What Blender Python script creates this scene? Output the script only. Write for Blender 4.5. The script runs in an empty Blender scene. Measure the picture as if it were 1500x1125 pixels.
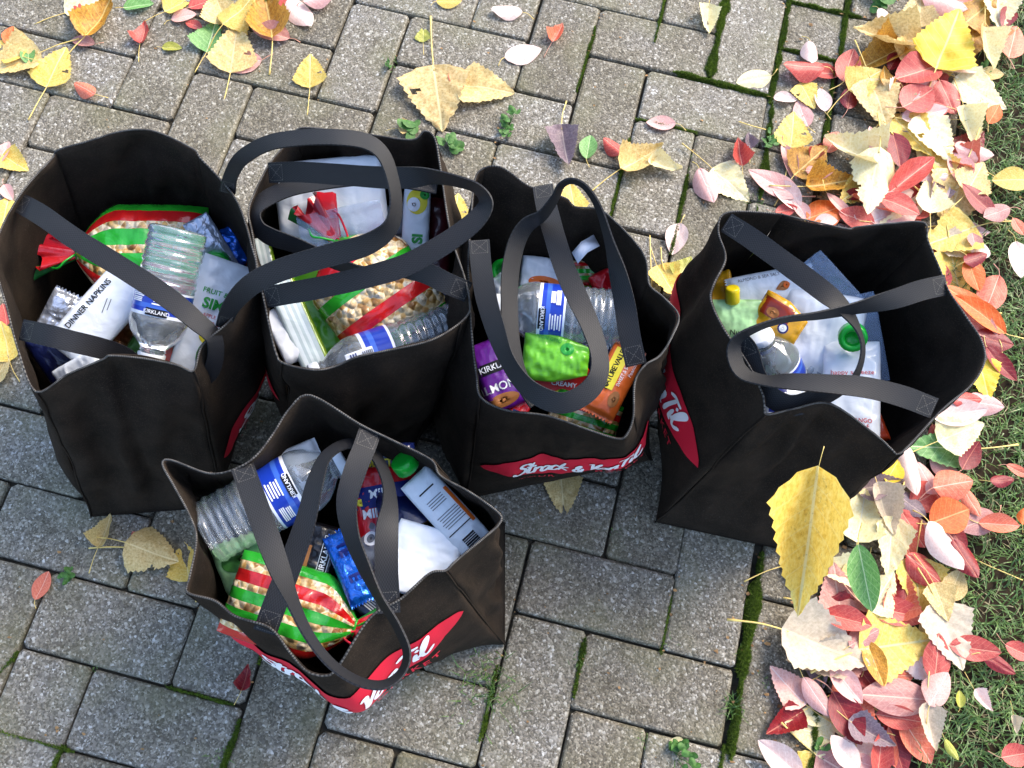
import bpy, math, random
import numpy as np
from mathutils import Vector, Matrix, noise

random.seed(7)
np.random.seed(7)
S = bpy.context.scene
C = bpy.context.collection
rad = math.radians

# ------------------------------------------------------------------ camera
# the paving is a 10 cm herringbone grid: u runs along +X, v along -Y (units of 0.1 m)
RC = ((0.96938209, -0.24284654, -0.03638584),
      (0.23930163, 0.90102529, 0.36178469),
      (-0.0550736, -0.35941479, 0.93155134))
CAM = Vector((0.60031699, -0.115663576, 1.361857335))
FPX = 1505.02
def _w(r): return Vector((r[0], -r[1], -r[2]))
AX, AY, AZ = _w(RC[0]), _w(RC[1]), _w(RC[2])      # right, down, forward
cam_data = bpy.data.cameras.new('camera')
cam_data.sensor_fit = 'HORIZONTAL'
cam_data.sensor_width = 36
cam_data.lens = FPX / 1500 * 36
cam_data.clip_start = 0.02
cam_data.clip_end = 200
cam = bpy.data.objects.new('camera', cam_data)
C.objects.link(cam)
m3 = Matrix((AX, -AY, -AZ)).transposed()
cam.matrix_world = Matrix.Translation(CAM) @ m3.to_4x4()
S.camera = cam

# ------------------------------------------------------------------ light
SUN_EL, SUN_AZ = 42, 38        # azimuth measured from +Y towards +X: light comes from the far right
world = bpy.data.worlds.new('World')
S.world = world
world.use_nodes = True
wn = world.node_tree.nodes
bg = wn['Background']
sky = wn.new('ShaderNodeTexSky')
sky.sky_type = 'NISHITA'
sky.sun_disc = False
sky.sun_elevation = rad(SUN_EL)
sky.sun_rotation = rad(SUN_AZ)
sky.air_density = 1.0
sky.dust_density = 2.0
sky.ozone_density = 1.0
world.node_tree.links.new(sky.outputs[0], bg.inputs[0])
bg.inputs[1].default_value = 0.15
sl = bpy.data.lights.new('sun', 'SUN')
sl.energy = 1.15
sl.angle = rad(28)
sl.color = (1.0, 0.89, 0.73)
sun = bpy.data.objects.new('sun', sl)
C.objects.link(sun)
sd = Vector((math.sin(rad(SUN_AZ)) * math.cos(rad(SUN_EL)), math.cos(rad(SUN_AZ)) * math.cos(rad(SUN_EL)), math.sin(rad(SUN_EL))))
sun.rotation_euler = sd.to_track_quat('Z', 'Y').to_euler()
sun.location = (3, 3, 4)
S.view_settings.view_transform = 'Standard'
S.view_settings.look = 'None'
S.view_settings.gamma = 1
S.view_settings.use_curve_mapping = False
S.view_settings.exposure = 1.85

# ------------------------------------------------------------------ helpers
def at(px, py, z=0.0):
    """where the photograph's ray through a pixel meets the height z"""
    d = AX * ((px - 750) / FPX) + AY * ((py - 562.5) / FPX) + AZ
    return CAM + d * ((z - CAM.z) / d.z)
def pxm(px, py, z=0.0):
    """pixels per metre at that place"""
    return FPX / (at(px, py, z) - CAM).dot(AZ)
def view_dir(p): return (p - CAM).normalized()
def lin(c):
    if isinstance(c, str):
        c = tuple(int(c[i:i + 2], 16) / 255 for i in (0, 2, 4))
    return tuple(x / 12.92 if x <= 0.04045 else ((x + 0.055) / 1.055) ** 2.4 for x in c)
def mesh(name, verts, faces, uvs=None, smooth=True):
    me = bpy.data.meshes.new(name)
    me.from_pydata([tuple(v) for v in verts], [], faces)
    if uvs is not None:
        ul = me.uv_layers.new(name='UVMap')
        idx = np.empty(len(me.loops), dtype=np.int32)
        me.loops.foreach_get('vertex_index', idx)
        ul.data.foreach_set('uv', np.asarray(uvs, dtype=np.float32)[idx].ravel())
    if smooth:
        me.polygons.foreach_set('use_smooth', [True] * len(me.polygons))
    me.update()
    return me
def link(name, me, mat=None, parent=None, mw=None):
    o = bpy.data.objects.new(name, me)
    C.objects.link(o)
    if mat is not None and me is not None and not me.materials: me.materials.append(mat)
    if parent is not None: o.parent = parent
    if mw is not None: o.matrix_world = mw
    return o
def thing(name, label, cat, group=None, mw=None):
    o = bpy.data.objects.new(name, None)
    o.empty_display_size = 0.02
    C.objects.link(o)
    o['label'] = label; o['category'] = cat
    if group: o['group'] = group
    if mw is not None: o.matrix_world = mw
    return o
def grid_mesh(name, fn, nu, nv, close_u=False, smooth=True, uvfn=None):
    vs, uv, fs = [], [], []
    for j in range(nv + 1):
        for i in range(nu + 1):
            vs.append(fn(i / nu, j / nv)); uv.append((i / nu, j / nv) if uvfn is None else uvfn(i / nu, j / nv))
    w = nu + 1
    for j in range(nv):
        for i in range(nu):
            a = j * w + i
            fs.append((a, a + 1, a + 1 + w, a + w))
    return mesh(name, vs, fs, uv, smooth)
def catmull(pts, n):
    """resample a polyline of tuples (open) smoothly"""
    P = [np.array(p, float) for p in pts]
    P = [2 * P[0] - P[1]] + P + [2 * P[-1] - P[-2]]
    out = []
    for i in range(1, len(P) - 2):
        for k in range(n):
            t = k / n
            a, b, c, d = P[i - 1], P[i], P[i + 1], P[i + 2]
            out.append(0.5 * (2 * b + (c - a) * t + (2 * a - 5 * b + 4 * c - d) * t * t + (3 * b - a - 3 * c + d) * t ** 3))
    out.append(P[-2])
    return out
def tube(name, pts, r, sides=6, caps=True):
    pts = [Vector(p) for p in pts]
    vs, fs, uv = [], [], []
    n = len(pts)
    up = Vector((0, 0, 1))
    for i, p in enumerate(pts):
        t = (pts[min(i + 1, n - 1)] - pts[max(i - 1, 0)])
        if t.length < 1e-9: t = Vector((1, 0, 0))
        t.normalize()
        a = t.cross(up)
        if a.length < 1e-3: a = t.cross(Vector((1, 0, 0)))
        a.normalize(); b = t.cross(a)
        rr = r(i / (n - 1)) if callable(r) else r
        for k in range(sides):
            an = 2 * math.pi * k / sides
            vs.append(p + a * math.cos(an) * rr + b * math.sin(an) * rr); uv.append((i / (n - 1), k / sides))
    for i in range(n - 1):
        for k in range(sides):
            k2 = (k + 1) % sides
            fs.append((i * sides + k, i * sides + k2, (i + 1) * sides + k2, (i + 1) * sides + k))
    if caps:
        fs.append(tuple(range(sides))[::-1]); fs.append(tuple((n - 1) * sides + k for k in range(sides)))
    return mesh(name, vs, fs, uv)
def lathe(name, prof, sides=40, rfn=None):
    """turn a profile of (x, r) about the local X axis"""
    vs, fs, uv = [], [], []
    x0, x1 = prof[0][0], prof[-1][0]
    for i, (x, r) in enumerate(prof):
        for k in range(sides + 1):
            an = 2 * math.pi * k / sides
            rr = r if rfn is None else rfn(x, r, an)
            vs.append((x, -math.sin(an) * rr, math.cos(an) * rr)); uv.append(((x - x0) / (x1 - x0 + 1e-9), k / sides))
    w = sides + 1
    for i in range(len(prof) - 1):
        for k in range(sides):
            a = i * w + k
            fs.append((a, a + 1, a + 1 + w, a + w))
    return mesh(name, vs, fs, uv)
def nz(x, y, z=0.0): return noise.noise(Vector((x, y, z)))

_tm = {}
def text_mesh(body, size, bold=0.0, shear=0.0, space=1.0):
    key = (body, size, bold, shear, space)
    if key in _tm: return _tm[key]
    cu = bpy.data.curves.new('lettering', 'FONT')
    cu.body = body; cu.size = size; cu.align_x = 'CENTER'; cu.align_y = 'CENTER'
    cu.offset = bold * size; cu.shear = shear; cu.space_character = space
    cu.resolution_u = 3; cu.fill_mode = 'FRONT'
    ob = bpy.data.objects.new('lettering', cu)
    C.objects.link(ob)
    dg = bpy.context.evaluated_depsgraph_get()
    me = bpy.data.meshes.new_from_object(ob.evaluated_get(dg))
    vs = [v.co.copy() for v in me.vertices]
    fs = [tuple(p.vertices) for p in me.polygons]
    bpy.data.objects.remove(ob); bpy.data.curves.remove(cu); bpy.data.meshes.remove(me)
    _tm[key] = (vs, fs)
    return _tm[key]

# ------------------------------------------------------------------ materials
class NT:
    def __init__(s, name):
        s.m = bpy.data.materials.new(name); s.m.use_nodes = True
        s.t = s.m.node_tree; s.n = s.t.nodes; s.b = s.n['Principled BSDF']; s.out = s.n['Material Output']
    def N(s, t, **k):
        n = s.n.new('ShaderNode' + t)
        for a, v in k.items(): setattr(n, a, v)
        return n
    def L(s, a, b): s.t.links.new(a, b)
    def noise(s, scale, vec=None, detail=3, rough=0.5, dist=0.0):
        n = s.N('TexNoise'); n.inputs['Scale'].default_value = scale; n.inputs['Detail'].default_value = detail
        n.inputs['Roughness'].default_value = rough; n.inputs['Distortion'].default_value = dist
        if vec is not None: s.L(vec, n.inputs['Vector'])
        return n
    def vor(s, scale, vec=None, feature='F1'):
        n = s.N('TexVoronoi', feature=feature); n.inputs['Scale'].default_value = scale
        if vec is not None: s.L(vec, n.inputs['Vector'])
        return n
    def ramp(s, fac, stops, interp='LINEAR'):
        r = s.N('ValToRGB'); e = r.color_ramp; e.interpolation = interp
        while len(e.elements) < len(stops): e.elements.new(0.5)
        for el, (p, c) in zip(e.elements, stops):
            el.position = p; el.color = (*c, 1) if len(c) == 3 else c
        if fac is not None: s.L(fac, r.inputs[0])
        return r.outputs[0]
    def mix(s, fac, a, b, mode='MIX'):
        m = s.N('Mix', data_type='RGBA', blend_type=mode)
        for inp, v in ((m.inputs[0], fac), (m.inputs[6], a), (m.inputs[7], b)):
            if hasattr(v, 'is_output') or hasattr(v, 'links'): s.L(v, inp)
            elif isinstance(v, (int, float)): inp.default_value = v
            else: inp.default_value = (*v, 1) if len(v) == 3 else v
        return m.outputs[2]
    def math(s, op, a, b=None):
        m = s.N('Math', operation=op)
        for inp, v in ((m.inputs[0], a), (m.inputs[1], b)):
            if v is None: continue
            if isinstance(v, (int, float)): inp.default_value = v
            else: s.L(v, inp)
        return m.outputs[0]
    def bump(s, h, strength=0.5, dist=0.001, normal=None):
        b = s.N('Bump'); b.inputs['Strength'].default_value = strength; b.inputs['Distance'].default_value = dist
        s.L(h, b.inputs['Height'])
        if normal is not None: s.L(normal, b.inputs['Normal'])
        return b.outputs[0]
    def objco(s, rnd=True):
        tc = s.N('TexCoord')
        if not rnd: return tc.outputs['Object']
        oi = s.N('ObjectInfo')
        mm = s.N('VectorMath', operation='MULTIPLY_ADD')
        cx = s.N('CombineXYZ')
        for i in range(3): s.L(oi.outputs['Random'], cx.inputs[i])
        mm.inputs[1].default_value = (37.0, 91.0, 17.0)
        s.L(cx.outputs[0], mm.inputs[0]); s.L(tc.outputs['Object'], mm.inputs[2])
        return mm.outputs[0]
    def uv(s): return s.N('TexCoord').outputs['UV']
    def set(s, **k):
        for a, v in k.items():
            i = s.b.inputs[a.replace('_', ' ')]
            if isinstance(v, (int, float)): i.default_value = v
            elif isinstance(v, tuple): i.default_value = (*v, 1) if len(v) == 3 else v
            else: s.L(v, i)
        return s

def mat_paver():
    t = NT('exposed aggregate concrete')
    co = t.objco()
    v = t.vor(330, co); v.inputs['Randomness'].default_value = 1
    sep = t.N('SeparateColor'); t.L(v.outputs['Color'], sep.inputs[0])
    v2 = t.vor(520, co)
    sep2 = t.N('SeparateColor'); t.L(v2.outputs['Color'], sep2.inputs[0])
    chip = t.ramp(sep.outputs[0], [(0, lin('5c574c')), (0.35, lin('78736a')), (0.62, lin('918c82')), (0.84, lin('a8a499')), (0.95, lin('c6c4bd')), (1, lin('dcdcda'))])
    grit = t.ramp(sep2.outputs[1], [(0, lin('565146')), (0.5, lin('7a7569')), (0.9, lin('a09a8e')), (1, lin('c8c5bd'))])
    n1 = t.noise(150, co, 2)
    body = t.mix(t.ramp(n1.outputs[0], [(0.42, (0, 0, 0)), (0.55, (1, 1, 1))]), grit, chip)
    big = t.noise(14, co, 4, 0.6)
    stain = t.ramp(big.outputs[0], [(0.35, lin('a29c88')), (0.5, lin('c2beb4')), (0.7, lin('ccccd0'))])
    body = t.mix(0.75, body, t.mix(1.0, body, stain, 'MULTIPLY'))
    oi = t.N('ObjectInfo')
    tone = t.ramp(oi.outputs['Random'], [(0, (0.74, 0.71, 0.64)), (0.5, (0.95, 0.92, 0.86)), (1, (1.10, 1.10, 1.10))])
    body = t.mix(1.0, body, tone, 'MULTIPLY')
    # algae film towards the worn edges
    geo = t.N('TexCoord')
    alg = t.noise(9, geo.outputs['Object'], 3)
    body = t.mix(t.ramp(alg.outputs[0], [(0.5, (0, 0, 0)), (0.75, (0.45, 0.45, 0.45))]), body, lin('6c6a48'))
    hs = t.math('ADD', t.math('MULTIPLY', v.outputs['Distance'], -1.2), t.math('MULTIPLY', n1.outputs[0], 0.7))
    t.set(Base_Color=body, Roughness=t.ramp(sep.outputs[2], [(0, (0.5,) * 3), (1, (0.92,) * 3)]), Normal=t.bump(hs, 0.6, 0.0009))
    t.b.inputs['Specular IOR Level'].default_value = 0.45
    return t.m
def mat_simple(name, col, rough=0.5, spec=0.5, metal=0.0, coat=0.0, bump=None, alpha=None, sheen=0.0, var=0.0, trans=0.0, ior=1.45, sss=0.0, bd=0.0012):
    t = NT(name)
    col = lin(col)
    t.set(Base_Color=col, Roughness=rough, Metallic=metal)
    t.b.inputs['Specular IOR Level'].default_value = spec
    t.b.inputs['Coat Weight'].default_value = coat
    t.b.inputs['Coat Roughness'].default_value = 0.08
    t.b.inputs['Sheen Weight'].default_value = sheen
    t.b.inputs['Transmission Weight'].default_value = trans
    t.b.inputs['IOR'].default_value = ior
    co = t.objco()
    if bump:
        n = t.noise(bump[0], co, 3, 0.55, 0.6)
        t.set(Normal=t.bump(n.outputs[0], bump[1], bd))
    if var:
        n2 = t.noise(60, co, 3)
        t.set(Base_Color=t.mix(t.ramp(n2.outputs[0], [(0.35, (0, 0, 0)), (0.65, (1, 1, 1))]), tuple(c * (1 - var) for c in col), tuple(min(1, c * (1 + var)) for c in col)))
    if alpha is not None: t.b.inputs['Alpha'].default_value = alpha
    return t.m
def mat_fabric(name, c0, c1, scale=900, rough=0.85, bumpk=0.35, sheen=0.15):
    t = NT(name)
    co = t.objco()
    uv = t.uv()
    n = t.noise(25, co, 4)
    w = t.N('TexChecker'); w.inputs['Scale'].default_value = scale
    t.L(t.N('TexCoord').outputs['Object'], w.inputs['Vector'])
    f = t.noise(1400, co, 1)
    base = t.ramp(n.outputs[0], [(0.3, lin(c0)), (0.7, lin(c1))])
    dm = t.vor(430, co)
    base = t.mix(t.ramp(dm.outputs['Distance'], [(0.1, (0.5,) * 3), (0.45, (0, 0, 0))]), base, tuple(x * 1.9 for x in lin(c1)))
    li = t.noise(900, co, 1); li2 = t.noise(12, co, 3)
    base = t.mix(t.math('MULTIPLY', t.ramp(li.outputs[0], [(0.72, (0, 0, 0)), (0.76, (1, 1, 1))]), t.ramp(li2.outputs[0], [(.45, (0, 0, 0)), (.65, (.8,) * 3)])), base, lin('6c665c'))
    t.set(Base_Color=base, Roughness=rough)
    t.b.inputs['Specular IOR Level'].default_value = 0.12
    t.b.inputs['Sheen Weight'].default_value = sheen
    t.b.inputs['Sheen Roughness'].default_value = 0.5
    big = t.noise(22, co, 3, 0.5, 0.3)
    nn = t.bump(big.outputs[0], 0.25, 0.01)
    t.set(Normal=t.bump(f.outputs[0], bumpk, 0.0006, nn))
    return t.m
def mat_strap():
    t = NT('woven webbing')
    uv = t.uv()
    mp = t.N('Mapping'); mp.inputs['Scale'].default_value = (1, 1, 1); t.L(uv, mp.inputs[0])
    ck = t.N('TexChecker'); ck.inputs['Scale'].default_value = 1; 
    m2 = t.N('Mapping'); m2.inputs['Scale'].default_value = (420, 18, 1); t.L(uv, m2.inputs[0])
    t.L(m2.outputs[0], ck.inputs['Vector'])
    sp = t.N('SeparateXYZ'); t.L(uv, sp.inputs[0])
    # stitch line near both edges
    e = t.math('ABSOLUTE', t.math('SUBTRACT', sp.outputs[1], 0.5))
    on = t.math('MULTIPLY', t.math('GREATER_THAN', e, 0.40), t.math('LESS_THAN', e, 0.43))
    dash = t.math('GREATER_THAN', t.math('SINE', t.math('MULTIPLY', sp.outputs[0], 800)), -0.3)
    st = t.math('MULTIPLY', on, dash)
    base = t.mix(ck.outputs[1], lin('111113'), lin('1f1f22'))
    base = t.mix(st, base, lin('0e0e10'))
    t.set(Base_Color=base, Roughness=0.62, Normal=t.bump(ck.outputs[1], 0.25, 0.0006))
    t.b.inputs['Specular IOR Level'].default_value = 0.3
    t.b.inputs['Sheen Weight'].default_value = 0.0
    return t.m
def mat_leaf(name, stops, vein, spots=0.3, rough=0.45, trans=True, spotcol='4a3320'):
    t = NT(name)
    uv = t.uv(); sp = t.N('SeparateXYZ'); t.L(uv, sp.inputs[0])
    co = t.objco()
    n = t.noise(22, co, 4, 0.6)
    col = t.ramp(n.outputs[0], [(0.25 + 0.5 * i / max(1, len(stops) - 1), lin(c)) for i, c in enumerate(stops)])
    oi = t.N('ObjectInfo')
    tone = t.ramp(oi.outputs['Random'], [(0, (0.86, 0.84, 0.84)), (0.5, (1, 1, 1)), (1, (1.1, 1.08, 1.0))])
    col = t.mix(1.0, col, tone, 'MULTIPLY')
    # veins: midrib and side veins slanting to the tip
    ay = t.math('ABSOLUTE', t.math('SUBTRACT', sp.outputs[1], 0.5))
    mid = t.math('LESS_THAN', ay, 0.014)
    sv = t.math('SUBTRACT', t.math('MULTIPLY', sp.outputs[0], 7.0), t.math('MULTIPLY', ay, 4.2))
    sv = t.math('FRACT', sv)
    sv = t.math('LESS_THAN', t.math('ABSOLUTE', t.math('SUBTRACT', sv, 0.5)), 0.035)
    vv = t.math('MAXIMUM', mid, t.math('MULTIPLY', sv, 0.38))
    col = t.mix(vv, col, lin(vein))
    if spots > 0:
        s1 = t.noise(190, co, 2)
        s2 = t.noise(32, co, 3)
        k = t.math('MULTIPLY', t.ramp(s1.outputs[0], [(0.62, (0, 0, 0)), (0.7, (1, 1, 1))]), t.ramp(s2.outputs[0], [(0.45, (0, 0, 0)), (0.6, (1, 1, 1))]))
        k2 = t.ramp(s2.outputs[0], [(0.6, (0, 0, 0)), (0.78, (spots,) * 3)])
        col = t.mix(t.math('MAXIMUM', t.math('MULTIPLY', k, spots * 1.6), k2), col, lin(spotcol))
    fine = t.noise(420, co, 2)
    h = t.math('ADD', t.math('MULTIPLY', vv, 0.8), t.math('MULTIPLY', fine.outputs[0], 0.5))
    nb = t.bump(h, 0.5, 0.0007)
    t.set(Base_Color=col, Roughness=rough, Normal=nb)
    t.b.inputs['Specular IOR Level'].default_value = 0.45
    if trans:
        tl = t.N('BsdfTranslucent'); t.L(col, tl.inputs[0])
        ms = t.N('MixShader'); ms.inputs[0].default_value = 0.22
        t.L(t.b.outputs[0], ms.inputs[1]); t.L(tl.outputs[0], ms.inputs[2]); t.L(ms.outputs[0], t.out.inputs[0])
    return t.m
def mat_stripes(name, axis, stops, rough=0.25, coat=0.5, bump=(35, 0.5), bd=0.003, under=None):
    """printed wrapper with bands along one UV axis; a stop coloured None lets the filling show"""
    t = NT(name)
    uv = t.uv(); sp = t.N('SeparateXYZ'); t.L(uv, sp.inputs[0])
    co = t.objco()
    wob = t.noise(6, co, 2)
    f = t.math('ADD', sp.outputs[axis], t.math('MULTIPLY', t.math('SUBTRACT', wob.outputs[0], 0.5), 0.03))
    col = t.ramp(f, [(p, lin(c) if c else (0, 0, 0)) for p, c in stops], 'CONSTANT')
    nn = None
    if any(c is None for p, c in stops):
        mask = t.ramp(f, [(p, (0, 0, 0) if c else (1, 1, 1)) for p, c in stops], 'CONSTANT')
        v = t.vor(115, co, 'SMOOTH_F1'); v.inputs['Smoothness'].default_value = 0.35
        sc = t.N('SeparateColor'); t.L(v.outputs['Color'], sc.inputs[0])
        pop = t.ramp(sc.outputs[0], [(0, lin('8a5a26')), (0.25, lin('c79a55')), (0.5, lin('e2c68e')), (0.75, lin('efe2c4')), (1, lin('d8a548'))])
        sm = t.noise(260, co, 2)
        pop = t.mix(t.ramp(sm.outputs[0], [(0.5, (0, 0, 0)), (0.7, (0.5, 0.5, 0.5))]), pop, lin('8f5d28'))
        col = t.mix(mask, col, pop)
        hh = t.math('MULTIPLY', t.math('MULTIPLY', v.outputs['Distance'], -1.0), mask)
        nn = t.bump(hh, 1.0, 0.006)
    n = t.noise(bump[0], co, 3, 0.5, 1.2)
    t.set(Base_Color=col, Roughness=rough, Normal=t.bump(n.outputs[0], bump[1], bd, nn))
    t.b.inputs['Coat Weight'].default_value = coat
    t.b.inputs['Coat Roughness'].default_value = 0.06
    return t.m

M = {}
M['paver'] = mat_paver()
M['bed'] = mat_simple('dark jointing sand', '3a362d', 0.95, 0.2, bump=(300, 0.6), var=0.4)
M['soil'] = mat_simple('dark garden soil', '2c2318', 0.95, 0.2, bump=(150, 0.8), var=0.5)
M['fabric'] = mat_fabric('black non-woven fabric', '1c1712', '2c241d', 900, 0.92, 0.35, 0.0)
def mat_hem():
    t = NT('overlocked hem thread')
    sp = t.N('SeparateXYZ'); t.L(t.uv(), sp.inputs[0])
    w = t.math('SINE', t.math('MULTIPLY', sp.outputs[0], 2900))
    n = t.noise(90, t.objco(), 2)
    k = t.math('MULTIPLY', t.math('GREATER_THAN', w, -.1), t.ramp(n.outputs[0], [(.35, (.15,) * 3), (.6, (1, 1, 1))]))
    t.set(Base_Color=t.mix(k, lin('1c1917'), lin('5e5a54')), Roughness=.75)
    return t.m
M['hem'] = mat_hem()
M['strap'] = mat_strap()
M['thread'] = mat_simple('grey sewing thread', '55524e', .7, .3)
M['red'] = mat_simple('red screen print', 'd02038', 0.6, 0.3, bump=(600, 0.3))
M['white'] = mat_simple('white screen print', 'eeeef2', 0.6, 0.3)
M['ink'] = mat_simple('black ink', '141418', 0.5, 0.3)
M['navy'] = mat_simple('navy ink', '10206c', 0.4, 0.4)
M['greenink'] = mat_simple('green ink', '2c9a3c', 0.4, 0.4)
M['redink'] = mat_simple('red ink', 'c01828', 0.4, 0.4)
M['yellowink'] = mat_simple('yellow ink', 'e8d83c', 0.4, 0.4)
M['orangeink'] = mat_simple('orange ink', 'e06a20', 0.4, 0.4)
M['whiteink'] = mat_simple('white ink', 'f0f2f6', 0.4, 0.4)
M['greyink'] = mat_simple('grey ink', '6d7078', 0.5, 0.4)
M['tanink'] = mat_simple('almond brown ink', 'a06838', 0.5, 0.4)
M['tag'] = mat_simple('white satin ribbon', 'e4e6ee', 0.4, 0.5)
M['napkin'] = mat_simple('white tissue in clear film', 'eaf0f6', 0.35, 0.5, coat=0.5, bump=(28, 0.5), bd=0.004)
M['whitepack'] = mat_simple('white printed film', 'e2e8ee', 0.28, 0.5, coat=0.5, bump=(30, 0.6), bd=0.004)
M['greenpack'] = mat_simple('lime printed film', '6cbf2c', 0.35, 0.5, coat=0.4, bump=(24, 0.5), bd=0.004)
M['palegreen'] = mat_simple('pale green printed film', 'a0cc90', 0.35, 0.5, coat=0.4, bump=(24, 0.5), bd=0.004, var=0.3)
M['bluefoil'] = mat_simple('bright blue foil', '1464d0', 0.2, 0.6, metal=0.55, coat=0.7, bump=(70, 1.0), bd=0.004)
M['darkblue'] = mat_simple('dark blue film', '101a48', 0.3, 0.5, coat=0.5, bump=(40, 0.7), bd=0.004)
M['silver'] = mat_simple('silver foil', 'b4bccc', 0.22, 0.6, metal=0.6, coat=0.4, bump=(60, 1.0), bd=0.004)
M['bronze'] = mat_simple('bronze foil', '7a5030', 0.25, 0.6, metal=0.5, coat=0.5, bump=(60, 1.0), bd=0.004)
M['greencap'] = mat_simple('green moulded plastic', '10a02c', 0.3, 0.5, coat=0.2)
M['yellowcap'] = mat_simple('yellow moulded plastic', 'e0c818', 0.35, 0.5)
M['whitecap'] = mat_simple('white moulded plastic', 'e8ecf2', 0.35, 0.5)
M['redlid'] = mat_simple('red foil lid', 'cc2018', 0.3, 0.5, coat=0.5, bump=(40, 0.3))
M['redpack'] = mat_simple('red printed film', 'c81620', 0.3, 0.5, coat=0.6, bump=(30, 0.7), bd=0.004)
M['orangepack'] = mat_simple('orange wrapper', 'd86424', 0.35, 0.5, coat=0.4, bump=(26, 0.5), bd=0.004)
M['purplepack'] = mat_simple('purple printed film', '6a1c90', 0.3, 0.5, coat=0.5, bump=(30, 0.6), bd=0.004)
M['blackpack'] = mat_simple('black printed film', '120f12', 0.3, 0.5, coat=0.5, bump=(36, 0.7), bd=0.004)
M['goldpack'] = mat_simple('golden yellow film', 'd09a18', 0.3, 0.5, coat=0.5, bump=(30, 0.6), bd=0.004)
M['brownpack'] = mat_simple('brown red film', '8a2c14', 0.3, 0.5, coat=0.5, bump=(30, 0.6), bd=0.004)
M['tanpb'] = mat_simple('tan plastic cup', 'b08048', 0.4, 0.4)
M['redstick'] = mat_simple('dark red cured stick', '501018', 0.3, 0.5, coat=0.6, bump=(80, 0.3))
M['tomato'] = mat_simple('tomato orange print', 'e04a20', 0.35, 0.5, coat=0.4, bump=(40, 0.4), var=0.3)
M['foliageprint'] = mat_simple('green vegetable print', '3f7a34', 0.35, 0.5, coat=0.4, bump=(40, 0.4), var=0.5)
M['ribbed'] = None
M['popH'] = mat_stripes('clear film with red and green bands', 1, [(0, 'b81818'), (0.10, None), (0.20, '28a028'), (0.34, None), (0.43, '28a028'), (0.56, None), (0.64, 'c41a1a'), (0.78, None), (0.88, '28a028')])
M['popV'] = mat_stripes('clear film with bands across', 0, [(0, '30a028'), (0.09, None), (0.17, None), (0.25, 'd01c1c'), (0.36, None), (0.52, '30a828'), (0.62, None), (0.75, 'd8202a'), (0.87, None), (0.93, '30a028')])
M['popS'] = mat_stripes('clear film with broad bands', 1, [(0, '28a028'), (0.10, 'c01c1c'), (0.22, None), (0.30, '2cb034'), (0.46, None), (0.54, '2cb034'), (0.70, None), (0.80, 'c41c1c'), (0.92, None)])
M['ruffle'] = mat_stripes('gathered red and green film', 1, [(0, 'c01c24'), (0.2, '2a7838'), (0.35, 'c82030'), (0.5, 'c01c24'), (0.62, '2a8838'), (0.75, 'b01828')])
M['blueribbed'] = mat_stripes('ribbed white wrapper', 1, [(0, 'c8d8d8'), (0.15, 'e4eef0'), (0.3, 'c2d2d4'), (0.4, 'e8f2f2'), (0.5, 'c8d8d8'), (0.6, 'e6f0f0'), (0.7, 'c4d4d6'), (0.85, '7c9c28')], bump=(30, 0.4))
M['bottlelabel'] = mat_stripes('blue and white bottle label', 0, [(0, 'e8eef8'), (0.08, '1838a8'), (0.55, '3c66c8'), (0.72, '1c3cb0'), (0.88, 'e8eef8')], rough=0.3, coat=0.4, bump=(20, 0.1))
def mat_pet():
    t = NT('clear bottle plastic and water')
    co = t.objco(); n = t.noise(26, co, 3, 0.5, 1.0)
    t.set(Base_Color=(0.88, 0.95, 1.0), Roughness=0.03, Normal=t.bump(n.outputs[0], 0.5, 0.006))
    t.b.inputs['Transmission Weight'].default_value = 0.87
    t.b.inputs['IOR'].default_value = 1.36
    t.b.inputs['Coat Weight'].default_value = 1.0
    t.b.inputs['Coat IOR'].default_value = 1.6
    t.b.inputs['Coat Roughness'].default_value = 0.03
    return t.m
M['pet'] = mat_pet()
def mat_clear(name, tint, alpha, b=0.8):
    t = NT(name)
    co = t.objco(); n = t.noise(14, co, 2, 0.4, 1.5)
    t.set(Base_Color=lin(tint), Roughness=0.10, Normal=t.bump(n.outputs[0], b, 0.005))
    t.b.inputs['Alpha'].default_value = alpha
    t.b.inputs['Coat Weight'].default_value = 0.5
    return t.m
M['clearfilm'] = mat_clear('clear freezer film', 'c4dcff', 0.2, 0.12)
M['clearbox'] = mat_clear('clear plastic', 'c8d4e4', 0.45)
M['grass'] = None
def mat_blade(name, stops, rough=0.5):
    t = NT(name)
    co = t.N('TexCoord').outputs['Object']
    n = t.noise(11, co, 3, 0.6); n2 = t.noise(260, co, 1)
    f = t.math('ADD', t.math('MULTIPLY', n.outputs[0], 0.45), t.math('MULTIPLY', n2.outputs[0], 0.55))
    col = t.ramp(f, [(0.3 + 0.4 * i / (len(stops) - 1), lin(c)) for i, c in enumerate(stops)])
    t.set(Base_Color=col, Roughness=rough)
    t.b.inputs['Specular IOR Level'].default_value = 0.5
    tl = t.N('BsdfTranslucent'); t.L(col, tl.inputs[0])
    ms = t.N('MixShader'); ms.inputs[0].default_value = 0.3
    t.L(t.b.outputs[0], ms.inputs[1]); t.L(tl.outputs[0], ms.inputs[2]); t.L(ms.outputs[0], t.out.inputs[0])
    return t.m
M['grass'] = mat_blade('green grass', ['38522a', '507238', '74904c', 'a4b47e'], 0.4)
M['straw'] = mat_blade('dry grass', ['7a6e4e', 'a89a70', 'c8be98'], 0.6)
M['moss'] = mat_blade('moss', ['33440c', '4c6410', '6c8420'], 0.8)
M['weed'] = mat_blade('weed leaf', ['2f5a22', '44722c', '5c8a3c'], 0.6)

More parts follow.
